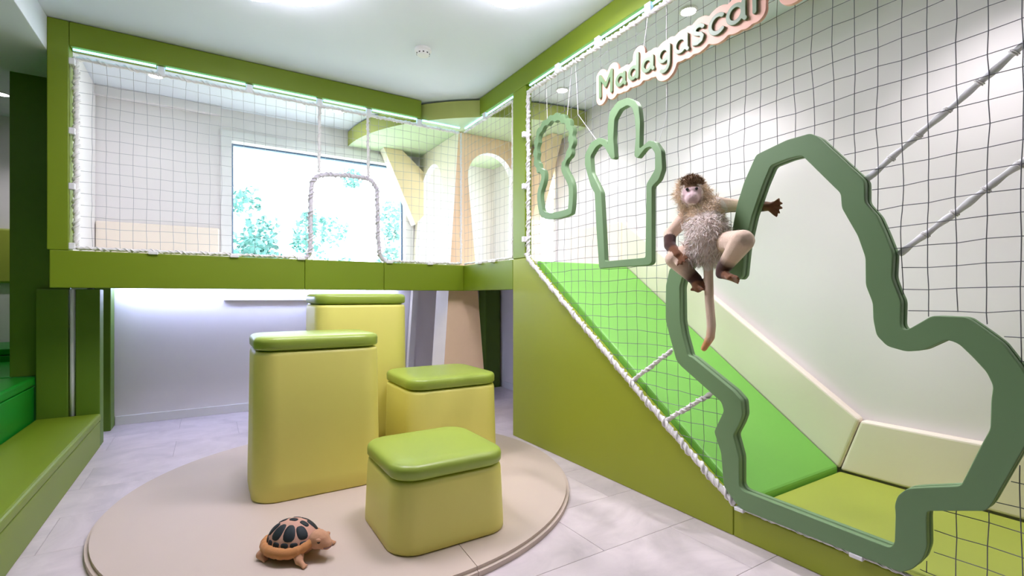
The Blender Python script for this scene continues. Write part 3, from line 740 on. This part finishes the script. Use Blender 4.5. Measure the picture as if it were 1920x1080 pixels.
# ================================================================== sign
def arcp2(cx_, cy_, rx, ry, a0, a1, n=18):
    return [(cx_+rx*math.cos(math.radians(a0+(a1-a0)*k/n)), cy_+ry*math.sin(math.radians(a0+(a1-a0)*k/n))) for k in range(n+1)]
def a_(cx_, cz, r, stem, zb):
    return [arcp2(cx_, cz, r, r*1.02, 0, 360, 24), [(stem, cz+r*1.05), (stem, zb+0.01), (stem+0.008, zb)]]
LET = [
    [[(-2.419, 2.522), (-2.421, 2.658), (-2.366, 2.578), (-2.311, 2.658), (-2.314, 2.525)]],
    a_(-2.234, 2.566, 0.031, -2.199, 2.530),
    [arcp2(-2.124, 2.567, 0.032, 0.034, 0, 360, 24), [(-2.088, 2.668), (-2.090, 2.53)]],
    a_(-2.012, 2.570, 0.034, -1.974, 2.532),
    [arcp2(-1.890, 2.577, 0.034, 0.035, 0, 360, 24), [(-1.852, 2.616), (-1.853, 2.53)]+arcp2(-1.887, 2.525, 0.034, 0.042, 0, -125, 12)],
    a_(-1.774, 2.583, 0.036, -1.734, 2.542),
    [[(-1.630, 2.618), (-1.644, 2.630), (-1.664, 2.632), (-1.682, 2.622), (-1.682, 2.604), (-1.664, 2.592), (-1.644, 2.584), (-1.634, 2.568), (-1.642, 2.550), (-1.664, 2.543), (-1.688, 2.550)]],
    [arcp2(-1.544, 2.588, 0.043, 0.044, 50, 310, 20)],
    a_(-1.446, 2.590, 0.040, -1.402, 2.546),
    [[(-1.347, 2.636), (-1.346, 2.552)], [(-1.346, 2.60), (-1.338, 2.622), (-1.318, 2.632)]]]
sign = empty('lettered_sign', (2.2, 1.87, 2.53), 'peach cut-out sign with raised green letters above the cactus frame', 'sign')
allst = [s_ for l in LET for s_ in l]
bk = stroke_sdf(allst)
lp = march(lambda X, Y: bk(X, Y)-0.049, -2.52, -1.22, 2.40, 2.76, 0.008)
lp = [l for l in lp if abs(sum(l[i][0]*l[(i+1) % len(l)][1]-l[(i+1) % len(l)][0]*l[i][1] for i in range(len(l)))) > 0.05]
attach(link('backing', on_right_plane(outline_mesh(lp, 0.010, 0.002, 1), 2.213), M['peach']), sign)
b2 = stroke_sdf([[(-1.17, 2.575), (-1.02, 2.60)]])
lp = march(lambda X, Y: b2(X, Y)-0.07, -1.30, -0.9, 2.45, 2.72, 0.01)
attach(link('backing', on_right_plane(outline_mesh(lp, 0.010, 0.002, 1), 2.213), M['peach']), sign)
for l in LET:
    sd = stroke_sdf(l)
    x0 = min(p[0] for s_ in l for p in s_)-0.03; x1 = max(p[0] for s_ in l for p in s_)+0.03
    y0 = min(p[1] for s_ in l for p in s_)-0.03; y1 = max(p[1] for s_ in l for p in s_)+0.03
    lp = march(lambda X, Y: sd(X, Y)-0.0108, x0, x1, y0, y1, 0.0035)
    attach(auto_smooth(link('letter', on_right_plane(outline_mesh(lp, 0.007, 0.0015, 1), 2.196), M['letter']), 35), sign)
v = []
string('thin string holding the peach sign', [[(2.215, 2.06, 2.70), (2.25, 2.06, 2.90)], [(2.215, 1.50, 2.66), (2.25, 1.50, 2.90)]])

# ================================================================== lamps
def cloud(label, lobes):
    cx_ = sum(l[0] for l in lobes)/len(lobes); cy_ = sum(l[1] for l in lobes)/len(lobes)
    e = empty('cloud_lamp', (cx_, cy_, 3.06), label, 'ceiling lamp', 'cloud shaped ceiling lamps')
    def f(X, Y):
        D = np.full(X.shape, 9.0)
        for a, b, r in lobes: D = np.minimum(D, np.hypot(X-a, Y-b)-r)
        return D
    xs = [l[0] for l in lobes]; yv = [l[1] for l in lobes]
    L = march(f, min(xs)-0.4, max(xs)+0.4, min(yv)-0.4, max(yv)+0.4, 0.03)
    m1 = outline_mesh(L, 0.035, 0.02, 2); m1.transform(Matrix.Translation((0, 0, 3.079)))
    attach(auto_smooth(link('diffuser', m1, M['lamp']), 50), e)
    L2 = march(lambda X, Y: f(X, Y)-0.008, min(xs)-0.4, max(xs)+0.4, min(yv)-0.4, max(yv)+0.4, 0.014)
    m2 = outline_mesh(L2, 0.029); m2.transform(Matrix.Translation((0, 0, 3.1105)))
    attach(link('housing', m2, M['white']), e)
cloud('white glowing cloud shaped ceiling lamp, left one', [(0.445, 3.18, 0.165), (0.225, 3.29, 0.14), (0.12, 3.0, 0.2), (0.42, 2.92, 0.24)])
cloud('white glowing cloud shaped ceiling lamp, right one', [(1.55, 2.515, 0.165), (1.33, 2.40, 0.2), (1.62, 2.24, 0.22), (1.36, 2.15, 0.2)])
def downlight(label, x, y, z=CEIL, watts=10.0, cone=125):
    e = empty('downlight', (x, y, z-0.012), label, 'downlight', 'round recessed downlights')
    v, f = [], []
    n = 28
    for r, zz in ((0.062, 0.012), (0.060, 0.002), (0.050, 0.0), (0.046, 0.004)):
        for k in range(n): a = 2*math.pi*k/n; v.append((r*math.cos(a), r*math.sin(a), zz))
    for i in range(3):
        for k in range(n): f.append((i*n+k, i*n+(k+1) % n, (i+1)*n+(k+1) % n, (i+1)*n+k))
    auto_smooth(link('rim', mesh_from(v, f), M['white'], e), 50)
    dv = [(0.046*math.cos(2*math.pi*k/n), 0.046*math.sin(2*math.pi*k/n), 0.005) for k in range(n)]
    dv2 = [(a, b, 0.010) for a, b, _ in dv]
    ff = [tuple(range(n))[::-1], tuple(range(n, 2*n))]+[(k, (k+1) % n, n+(k+1) % n, n+k) for k in range(n)]
    link('diffuser', mesh_from(dv+dv2, ff), M['down'], e)
    ld = bpy.data.lights.new('downlight_beam', 'SPOT'); ld.energy = watts; ld.color = (1.0, 0.94, 1.0); ld.spot_size = math.radians(cone); ld.spot_blend = 0.7; ld.shadow_soft_size = 0.045
    lo = bpy.data.objects.new('downlight_beam', ld); COL.objects.link(lo); lo.parent = e; lo.location = (0, 0, -0.004)
downlight('round downlight behind the left net near the post', -0.40, 5.25, watts=2)
downlight('round downlight behind the left net over the doorway', 1.14, 5.25, watts=2)
downlight('round downlight over the slide near the post', 2.80, 3.61, watts=44, cone=102)
downlight('round downlight over the slide behind the sign', 2.75, 2.16, watts=58, cone=102)
downlight('round downlight over the slide nearest the viewer', 2.75, 0.7, watts=64, cone=102)
downlight('round downlight over the far bench at the left edge', -1.68, 6.5, watts=30)
downlight('round downlight in the bulkhead over the steps', -1.9, 3.6, 2.905, watts=15)
# smoke detector
e = empty('smoke_detector', (1.42, 3.60, 3.085), 'small white smoke detector on the ceiling', 'smoke detector')
def lathe(prof, n=32):
    v, f = [], []
    for r, z in prof:
        for k in range(n): a = 2*math.pi*k/n; v.append((r*math.cos(a), r*math.sin(a), z))
    for i in range(len(prof)-1):
        for k in range(n): f.append((i*n+k, i*n+(k+1) % n, (i+1)*n+(k+1) % n, (i+1)*n+k))
    f.append(tuple(range(n))); f.append(tuple((len(prof)-1)*n+k for k in range(n)))
    return fix(mesh_from(v, f))
e.scale = (1.2, 1.2, 1.0)
auto_smooth(link('base', lathe([(0.055, 0.055), (0.055, 0.040), (0.050, 0.036)]), M['white'], e))
auto_smooth(link('sensor_head', lathe([(0.044, 0.036), (0.042, 0.014), (0.036, 0.006), (0.0, 0.004)]), M['white'], e))
for k in range(10):
    a = 2*math.pi*k/10
    s_ = box_mesh(-0.004, 0.004, -0.005, 0.005, -0.004, 0.004); o = link('vent_slot', s_, M['black'], e, (0.0395*math.cos(a), 0.0395*math.sin(a), 0.017)); o.rotation_euler = (0, 0, a)
# small control box on the back wall under the canopy
e = empty('wall_sensor', (2.14, 5.80, 2.68), 'small white sensor box with a dark lens beside the branch', 'sensor')
link('case', box_mesh(-0.035, 0.035, -0.02, 0.018, -0.045, 0.045, 0.005), M['white'], e)
link('lens', box_mesh(-0.014, 0.014, -0.026, -0.018, -0.01, 0.018, 0.003), M['black'], e)

# ================================================================== plush monkey
def mk(k): return Vector(MK[k])
caps = []; 
def cap(a, ra, b, rb): caps.append((a, ra, b, rb))
H, CR = mk('head'), mk('crown')
cap(H, 0.066, CR, 0.062); cap(H, 0.05, mk('muzzle')+Vector((0.010, 0.006, -0.004)), 0.033)
cap(mk('neck'), 0.05, H+Vector((0.01, 0, -0.02)), 0.05)
cap(mk('neck'), 0.052, mk('chest'), 0.076); cap(mk('chest'), 0.076, mk('belly'), 0.094); cap(mk('belly'), 0.094, mk('hips'), 0.080)
def limb(names, radii):
    for (a, ra), (b, rb) in zip(zip(names, radii), list(zip(names, radii))[1:]): cap(mk(a), ra, mk(b), rb)
limb(['chest', 'rsh', 'relb', 'rwr', 'rpalm'], [0.05, 0.043, 0.034, 0.031, 0.022])
limb(['chest', 'lsh', 'lmid', 'lwr', 'lpalm'], [0.05, 0.042, 0.034, 0.028, 0.021])
limb(['hips', 'rhip', 'rknee', 'rank', 'rfoot'], [0.06, 0.056, 0.045, 0.033, 0.024])
limb(['hips', 'lhip', 'lknee', 'lank', 'lfoot'], [0.06, 0.058, 0.052, 0.033, 0.026])
limb(['hips', 't0', 't1', 't2', 't3', 't4', 't5'], [0.04, 0.028, 0.024, 0.023, 0.023, 0.022, 0.016])
FINGERS = []
def hand(palm, tip, side, n, spread, L, r):
    """n fingers fanned from the palm towards tip, thumb to the side"""
    d = (tip-palm); Ld = d.length; d = d/Ld
    for k in range(n):
        s_ = (k-(n-1)/2)
        base = palm+side*(s_*r*1.45)+d*0.006
        ln = L*(1.0-0.13*abs(s_-0.3))
        k1 = base+(d+side*s_*spread).normalized()*ln*0.55
        bend = Vector((-0.35, -0.25, -0.25))
        k2 = k1+((d+side*s_*spread)+bend*0.5).normalized()*ln*0.45
        FINGERS.append((palm, r*1.5, base, r*1.1)); FINGERS.append((base, r, k1, r*0.95)); FINGERS.append((k1, r*0.95, k2, r*0.75))
Rv = Vector((0.592, -0.805, 0)); Nv = Vector((-0.805, -0.592, 0)); Uv = Vector((0, 0, 1))
rp = mk('rpalm'); hand(rp, mk('rf'), (Rv*0.75+Uv*0.66).normalized(), 4, 0.16, 0.062, 0.0088)
FINGERS.append((rp, 0.012, rp+Rv*0.034+Uv*0.012, 0.0085)); FINGERS.append((rp+Rv*0.034+Uv*0.012, 0.0085, rp+Rv*0.048-Uv*0.006, 0.007))
lpv = mk('lpalm'); hand(lpv, mk('lf'), (Uv*0.9+Rv*0.25+Nv*0.3).normalized(), 4, 0.2, 0.058, 0.0088)
th = mk('lth'); FINGERS.append((lpv, 0.012, lpv.lerp(th, 0.55)+Nv*0.008, 0.009)); FINGERS.append((lpv.lerp(th, 0.55)+Nv*0.008, 0.009, th, 0.0075))
rf, rt = mk('rfoot'), mk('rtoe'); hand(rf, rt, (Rv*0.5-Uv*0.3+Nv*0.6).normalized(), 4, 0.2, 0.034, 0.0085)
FINGERS.append((rf, 0.012, rf-Rv*0.03-Uv*0.008, 0.0085))
lf_, lt = mk('lfoot'), mk('ltoe'); mid = lf_.lerp(lt, 0.5)
caps.append((lf_, 0.024, mid, 0.017)); hand(mid, lt, (Uv*0.35+Nv*0.8).normalized(), 4, 0.12, 0.055, 0.0085)
FINGERS.append((lf_.lerp(lt, 0.2), 0.013, lf_.lerp(lt, 0.35)+Nv*0.04-Uv*0.012, 0.008))
# ears
for s_ in (-1, 1): cap(H+Rv*0.062*s_+Uv*0.015, 0.017, H+Rv*0.072*s_+Uv*0.018-Nv*0.01, 0.014)
me = blob_mesh(caps+FINGERS, 0.0052, 4)
TAN = rgb(228, 200, 178); CREAM = rgb(238, 224, 214); DARK = rgb(72, 44, 34); BROWN = rgb(128, 84, 56); ORANGE = rgb(226, 164, 104); FACE = rgb(214, 186, 186); CAPB = rgb(112, 84, 56)
def mix(a, b, t): t = max(0, min(1, t)); return tuple(a[i]*(1-t)+b[i]*t for i in range(4))
def seg_t(p, a, b):
    d = b-a; t = max(0, min(1, (p-a).dot(d)/d.length_squared)); return t, (p-a-d*t).length
def mcol(p):
    best = TAN; bd = 9
    for k, (a, b, fn) in enumerate(SEGS):
        t, d = seg_t(p, a, b)
        d -= SEG_R.get(k, 0.03)
        if d < bd: bd = d; best = fn(t)
    return best
def const(c): return lambda t: c
SEGS = [(mk('chest'), mk('hips'), const(CREAM)), (mk('neck'), mk('chest'), const(TAN)),
        (mk('rsh'), mk('relb'), const(TAN)), (mk('relb'), mk('rwr'), lambda t: mix(TAN, DARK, (t-0.1)*4)), (mk('rwr'), mk('rpalm'), lambda t: mix(DARK, BROWN, (t-0.35)*6)), (rp, mk('rf'), const(BROWN)), (rp, mk('rf2'), const(BROWN)),
        (mk('lsh'), mk('lmid'), const(TAN)), (mk('lmid'), mk('lwr'), lambda t: mix(TAN, DARK, (t-0.62)*12)), (mk('lwr'), lpv, lambda t: mix(DARK, BROWN, (t-0.45)*8)), (lpv, mk('lf'), const(BROWN)), (lpv, th, const(BROWN)),
        (mk('rhip'), mk('rknee'), const(TAN)), (mk('rknee'), mk('rank'), lambda t: mix(TAN, DARK, (t-0.45)*2.4)), (mk('rank'), rf, lambda t: mix(DARK, BROWN, (t-0.4)*6)), (rf, rt, const(BROWN)),
        (mk('lhip'), mk('lknee'), const(TAN)), (mk('lknee'), mk('lank'), lambda t: mix(TAN, DARK, (t-0.55)*4)), (mk('lank'), lf_, const(DARK)), (lf_, lt, lambda t: mix(DARK, BROWN, (t-0.1)*8)),
        (mk('t0'), mk('t3'), const(TAN)), (mk('t3'), mk('t4'), lambda t: mix(TAN, ORANGE, t*0.4)), (mk('t4'), mk('t5'), lambda t: mix(TAN, ORANGE, t*1.4+0.3))]
SEG_R = {0: 0.105, 1: 0.07, 2: 0.036, 12: 0.052, 16: 0.054, 5: 0.012, 6: 0.012, 10: 0.012, 11: 0.012, 15: 0.012, 19: 0.018}
FWD = (mk('muzzle')-H); FWD.z = 0; FWD.normalize()
SIDE = FWD.cross(Uv)
def body_col(p):
    q = p-H
    if q.length < 0.105 and p.z > H.z-0.05:
        f_, s_, u_ = q.dot(FWD), q.dot(SIDE), q.z
        if u_ > 0.055: return CAPB
        if f_ > 0.035 and abs(s_) < 0.045:
            if u_ > 0.018: return CAPB if u_ > 0.036 else FACE
            return FACE
        return CREAM
    return mcol(p)
paint(me, body_col)
mkroot = empty('plush_monkey', (2.12, 1.53, 1.44), 'cream plush monkey with brown hands and long tail on the big green frame', 'plush toy')
M['plush'] = attr_material('short_plush', 0.9, 0.7, 260.0, 0.3)
bodyo = attach(link('body', me, M['plush']), mkroot)
# face
def ball(name, c, r, mat, parent, sc=(1, 1, 1)):
    bm = bmesh.new(); bmesh.ops.create_uvsphere(bm, u_segments=16, v_segments=10, radius=r)
    for v_ in bm.verts: v_.co = Vector((v_.co.x*sc[0], v_.co.y*sc[1], v_.co.z*sc[2]))+Vector(c)
    m_ = bpy.data.meshes.new(name); bm.to_mesh(m_); bm.free()
    return attach(link(name, m_, mat, smooth=True), parent)
M['face'] = material('lilac_plush', (216, 190, 192), 0.9)
M['nose'] = material('dark_nose', (120, 96, 104), 0.5)
for s_ in (-1, 1):
    ball('eye', H+FWD*0.058+SIDE*0.022*s_+Uv*0.026, 0.0075, M['black'], mkroot)
    ball('nostril', mk('muzzle')+FWD*0.012+SIDE*0.007*s_+Uv*0.006, 0.0042, M['nose'], mkroot)
mth = [mk('muzzle')+FWD*(0.010-0.012*abs(k/4)**2)+SIDE*(0.022*k/4)+Uv*(-0.020+0.008*abs(k/4)**2) for k in range(-4, 5)]
v, f = tube_data(mth, 0.0022, 6); attach(link('mouth', fix(mesh_from(v, f)), M['nose']), mkroot)
# long fur
def fur(name, samples, col, L, w, mat, seed, droop):
    rnd = random.Random(seed); v, f = [], []
    for p, n_ in samples:
        l = L*rnd.uniform(0.6, 1.25)
        d = (n_*0.55+droop+Vector((rnd.gauss(0, 0.35), rnd.gauss(0, 0.35), rnd.gauss(0, 0.3)))).normalized()
        side = d.cross(n_); side = side.normalized() if side.length > 1e-4 else Rv
        p1 = p+d*l*0.5; d2 = (d+droop*0.8-n_*0.25+Vector((rnd.gauss(0, 0.35), rnd.gauss(0, 0.35), rnd.gauss(0, 0.35)))).normalized(); p2 = p1+d2*l*0.5
        i = len(v); p0 = p-n_*0.003
        v += [p0-side*w, p0+side*w, p1-side*w*0.8, p1+side*w*0.8, p2]; f += [(i, i+1, i+3, i+2), (i+2, i+3, i+4)]
    o = attach(link(name, mesh_from(v, f), mat), mkroot); o['kind'] = 'stuff'; return o
M['fur'] = material('long_cream_fur', (246, 236, 230), 0.85, 0.10, 40.0)
M['furtan'] = material('tan_mane_fur', (238, 218, 192), 0.85, 0.10, 40.0)
M['furcap'] = material('brown_cap_fur', (118, 88, 58), 0.85, 0.12, 40.0)
S1, S2, S3 = [], [], []
rnd = random.Random(4)
for p in me.polygons:
    c = p.center; q = c-H; nn = p.normal.copy()
    t, d = seg_t(c, mk('chest'), mk('hips'))
    inbody = d < 0.17 and 1.37 < c.z < 1.605 and d-0.114 < min(seg_t(c, mk('rhip'), mk('rknee'))[1]-0.05, seg_t(c, mk('lhip'), mk('lknee'))[1]-0.055, seg_t(c, mk('t0'), mk('t1'))[1]-0.026, seg_t(c, mk('rwr'), rp)[1]-0.03, seg_t(c, rp, mk('rf'))[1]-0.03, seg_t(c, mk('rsh'), mk('relb'))[1]-0.04)+0.01
    jit = Vector((rnd.uniform(-1, 1), rnd.uniform(-1, 1), rnd.uniform(-1, 1)))*0.003
    if inbody and rnd.random() < 0.4: S1.append((c+jit, nn))
    elif q.length < 0.11 and c.z > H.z-0.055:
        f_, s_, u_ = q.dot(FWD), q.dot(SIDE), q.z
        if u_ > 0.052 and f_ > -0.03 and abs(s_) < 0.05:
            if rnd.random() < 0.8: S3.append((c+jit, nn))
        elif not (f_ > 0.028 and abs(s_) < 0.052 and u_ < 0.06):
            if rnd.random() < 0.8: S2.append((c+jit, nn))
    elif seg_t(c, mk('neck'), mk('chest'))[1] < 0.1 and c.z > 1.59 and abs((c-mk('neck')).length) < 0.11 and rnd.random() < 0.6: S2.append((c+jit, nn))
M['furgrey'] = material('greyish_tan_fur', (232, 216, 206), 0.85, 0.12, 40.0)
fur('belly_fur', S1[::2], None, 0.050, 0.0021, M['fur'], 1, Vector((0, 0, -0.5)))
fur('belly_fur', S1[1::2], None, 0.044, 0.0019, M['furgrey'], 5, Vector((0, 0, -0.5)))
fur('mane_fur', S2, None, 0.036, 0.0015, M['furtan'], 2, Vector((0, 0, -0.15)))
fur('cap_fur', S3, None, 0.018, 0.0015, M['furcap'], 3, Vector((0, 0, 0.1)))

# ================================================================== plush tortoise
tz = RZ
tort = empty('plush_tortoise', (0.325, 2.40, tz), 'small plush tortoise with dark shell patches lying on the round mat', 'plush toy', None, 0.0)
tort.rotation_euler = (0, 0, math.radians(-46)); tort.scale = (0.88, 0.88, 0.88)
M['tort'] = material('orange_tan_plush', (206, 156, 122), 0.85, 0.12, 14.0, 0.6, 240, spec=0.2, sheen=0.2)
M['rim'] = material('ochre_plush', (204, 142, 88), 0.85, 0.10, 14.0, 0.6, 240, spec=0.2, sheen=0.2)
M['shell'] = material('pink_tan_plush', (212, 166, 146), 0.8, 0.06, 14.0, 0.4, 240, spec=0.2)
M['scute'] = material('slate_plush', (44, 52, 56), 0.6, 0.10, 30.0, 0.4, 240, spec=0.3)
cp = []
cp.append(((-0.06, 0, 0.058), 0.058, (0.06, 0, 0.058), 0.058)); cp.append(((0, -0.04, 0.055), 0.052, (0, 0.04, 0.055), 0.052))
cp += [((0.10, -0.005, 0.075), 0.034, (0.150, -0.01, 0.083), 0.036), ((0.152, -0.01, 0.090), 0.049, (0.172, -0.012, 0.089), 0.045), ((0.172, -0.012, 0.088), 0.044, (0.204, -0.014, 0.074), 0.028)]
for sx, sy in ((1, 1), (1, -1), (-1, 1), (-1, -1)):
    hx, hy = 0.085*sx, 0.075*sy
    kx, ky = hx+0.028*sx, hy+0.030*sy
    cp += [((hx, hy, 0.048), 0.030, (kx, ky, 0.024), 0.021), ((kx, ky, 0.022), 0.018, (kx+0.028, ky+0.010*sy, 0.013), 0.0125)]
    for k in (-1, 0, 1): cp.append(((kx+0.028, ky+0.010*sy, 0.012), 0.0105, (kx+0.043, ky+0.012*sy+0.011*k, 0.0085), 0.0065))
cp += [((-0.12, 0, 0.06), 0.016, (-0.165, 0.012, 0.052), 0.007)]
me = blob_mesh(cp, 0.0042, 5); link('body', me, M['tort'], tort)
A_, B_, Hh, Z0 = 0.134, 0.110, 0.110, 0.058
def dome(ph, el, off=0.0):
    x, y, z = A_*math.cos(el)*math.cos(ph), B_*math.cos(el)*math.sin(ph), Hh*math.sin(el)
    n_ = Vector((x/A_**2, y/B_**2, z/Hh**2)).normalized()
    return Vector((x, y, Z0+z))+n_*off
v, f = [], []
nph, nel = 48, 14
for j in range(nel):
    for k in range(nph): v.append(dome(2*math.pi*k/nph, math.pi/2*j/nel))
v.append(dome(0, math.pi/2))
for j in range(nel-1):
    for k in range(nph): f.append((j*nph+k, j*nph+(k+1) % nph, (j+1)*nph+(k+1) % nph, (j+1)*nph+k))
for k in range(nph): f.append(((nel-1)*nph+k, (nel-1)*nph+(k+1) % nph, len(v)-1))
f.append(tuple(range(nph))[::-1])
shell = link('shell', mesh_from(v, f), M['shell'], tort, smooth=True)
def on_dome(px_, py_, off):
    """point of the dome above plan position (unit disc)"""
    r = math.hypot(px_, py_); el = math.acos(min(1, r)); ph = math.atan2(py_, px_)
    return dome(ph, el, off)
def scute_plan(c, hw, hh, rot=0.0):
    v, f = [], []; n = 20; rings = (0.35, 0.7, 0.93, 1.0)
    v.append(on_dome(c[0], c[1], 0.0040))
    for ri, r in enumerate(rings):
        off = (0.0040, 0.0038, 0.0030, 0.0003)[ri]
        for k in range(n):
            a = 2*math.pi*k/n
            ca, sa = math.cos(a), math.sin(a); m_ = (abs(ca)**3.2+abs(sa)**3.2)**(-1/3.2)
            x, y = hw*r*m_*ca, hh*r*m_*sa
            X = c[0]+x*math.cos(rot)-y*math.sin(rot); Y = c[1]+x*math.sin(rot)+y*math.cos(rot)
            v.append(on_dome(X, Y, off))
    for k in range(n): f.append((0, 1+k, 1+(k+1) % n))
    for i in range(len(rings)-1):
        for k in range(n): a = 1+i*n+k; b = 1+i*n+(k+1) % n; f.append((a, b, b+n, a+n))
    link('scute', fix(mesh_from(v, f)), M['scute'], shell, smooth=True)
def scute_ang(ph, el, dph, de):
    v, f = [], []; n = 18; rings = (0.4, 0.88, 1.0)
    v.append(dome(ph, el, 0.0036))
    for ri, r in enumerate(rings):
        off = (0.0036, 0.0034, 0.0003)[ri]
        for k in range(n):
            a = 2*math.pi*k/n; ca, sa = math.cos(a), math.sin(a); m_ = (abs(ca)**3+abs(sa)**3)**(-1/3)
            v.append(dome(ph+dph*r*m_*ca*(1+0.15*sa), el+de*r*m_*sa, off))
    for k in range(n): f.append((0, 1+k, 1+(k+1) % n))
    for i in range(len(rings)-1):
        for k in range(n): a = 1+i*n+k; b = 1+i*n+(k+1) % n; f.append((a, b, b+n, a+n))
    link('scute', fix(mesh_from(v, f)), M['scute'], shell, smooth=True)
R_ = math.radians
for cx_ in (-0.47, 0.0, 0.47): scute_plan((cx_, 0.0), 0.17, 0.12)
for sgn in (1, -1):
    for ph, el, dph, de in ((33, 42, 16, 18), (70, 45, 17.5, 22), (109, 45, 17.5, 22), (147, 42, 16, 18)):
        scute_ang(sgn*R_(ph), R_(el), R_(dph), R_(de))
    for ph in range(15, 180, 21): scute_ang(sgn*R_(ph), R_(13), R_(8.2), R_(7.5))
# rim: padded roll with creases, lifted over head
path = []
for k in range(97):
    a = 2*math.pi*k/96
    lift = 0.046*max(0, math.cos(a))**4
    path.append(Vector((0.143*math.cos(a), 0.118*math.sin(a), 0.052+lift)))
v, f = [], []
nn_ = 12
for i, p in enumerate(path[:-1]):
    t = (path[(i+1) % 96]-path[(i-1) % 96]).normalized(); out = Vector((p.x, p.y, 0)).normalized(); up_ = t.cross(out)*-1
    rr = 0.026*(1-0.11*(i % 4 == 0)-0.05*(i % 7 == 0))*(1-0.35*max(0, math.cos(2*math.pi*i/96))**4)
    for k in range(nn_):
        b = 2*math.pi*k/nn_; v.append(p+out*(rr*math.cos(b))+Vector((0, 0, 1))*(rr*1.05*math.sin(b)))
for i in range(96):
    for k in range(nn_): f.append((i*nn_+k, i*nn_+(k+1) % nn_, ((i+1) % 96)*nn_+(k+1) % nn_, ((i+1) % 96)*nn_+k))
link('shell_rim', fix(mesh_from(v, f)), M['rim'], tort, smooth=True)
for s_ in (-1, 1):
    ey = ball('eye', (0, 0, 0), 0.0085, M['black'], tort, (1, 0.7, 1)); ey.matrix_parent_inverse = Matrix(); ey.location = (0.184, -0.012+s_*0.040, 0.099)
    bmx = ball('eyelid', (0, 0, 0), 0.0115, M['tort'], tort, (1.15, 0.8, 0.7)); bmx.matrix_parent_inverse = Matrix(); bmx.location = (0.182, -0.012+s_*0.039, 0.107)
mp = [(0.203+0.020*math.cos(a), -0.014+0.030*math.sin(a), 0.066) for a in [R_(-100+200*k/14) for k in range(15)]]
mp = [(x+0.006, y, z) for x, y, z in mp]
v, f = tube_data(mp, 0.002, 6); link('mouth', fix(mesh_from(v, f)), M['nose'], tort)
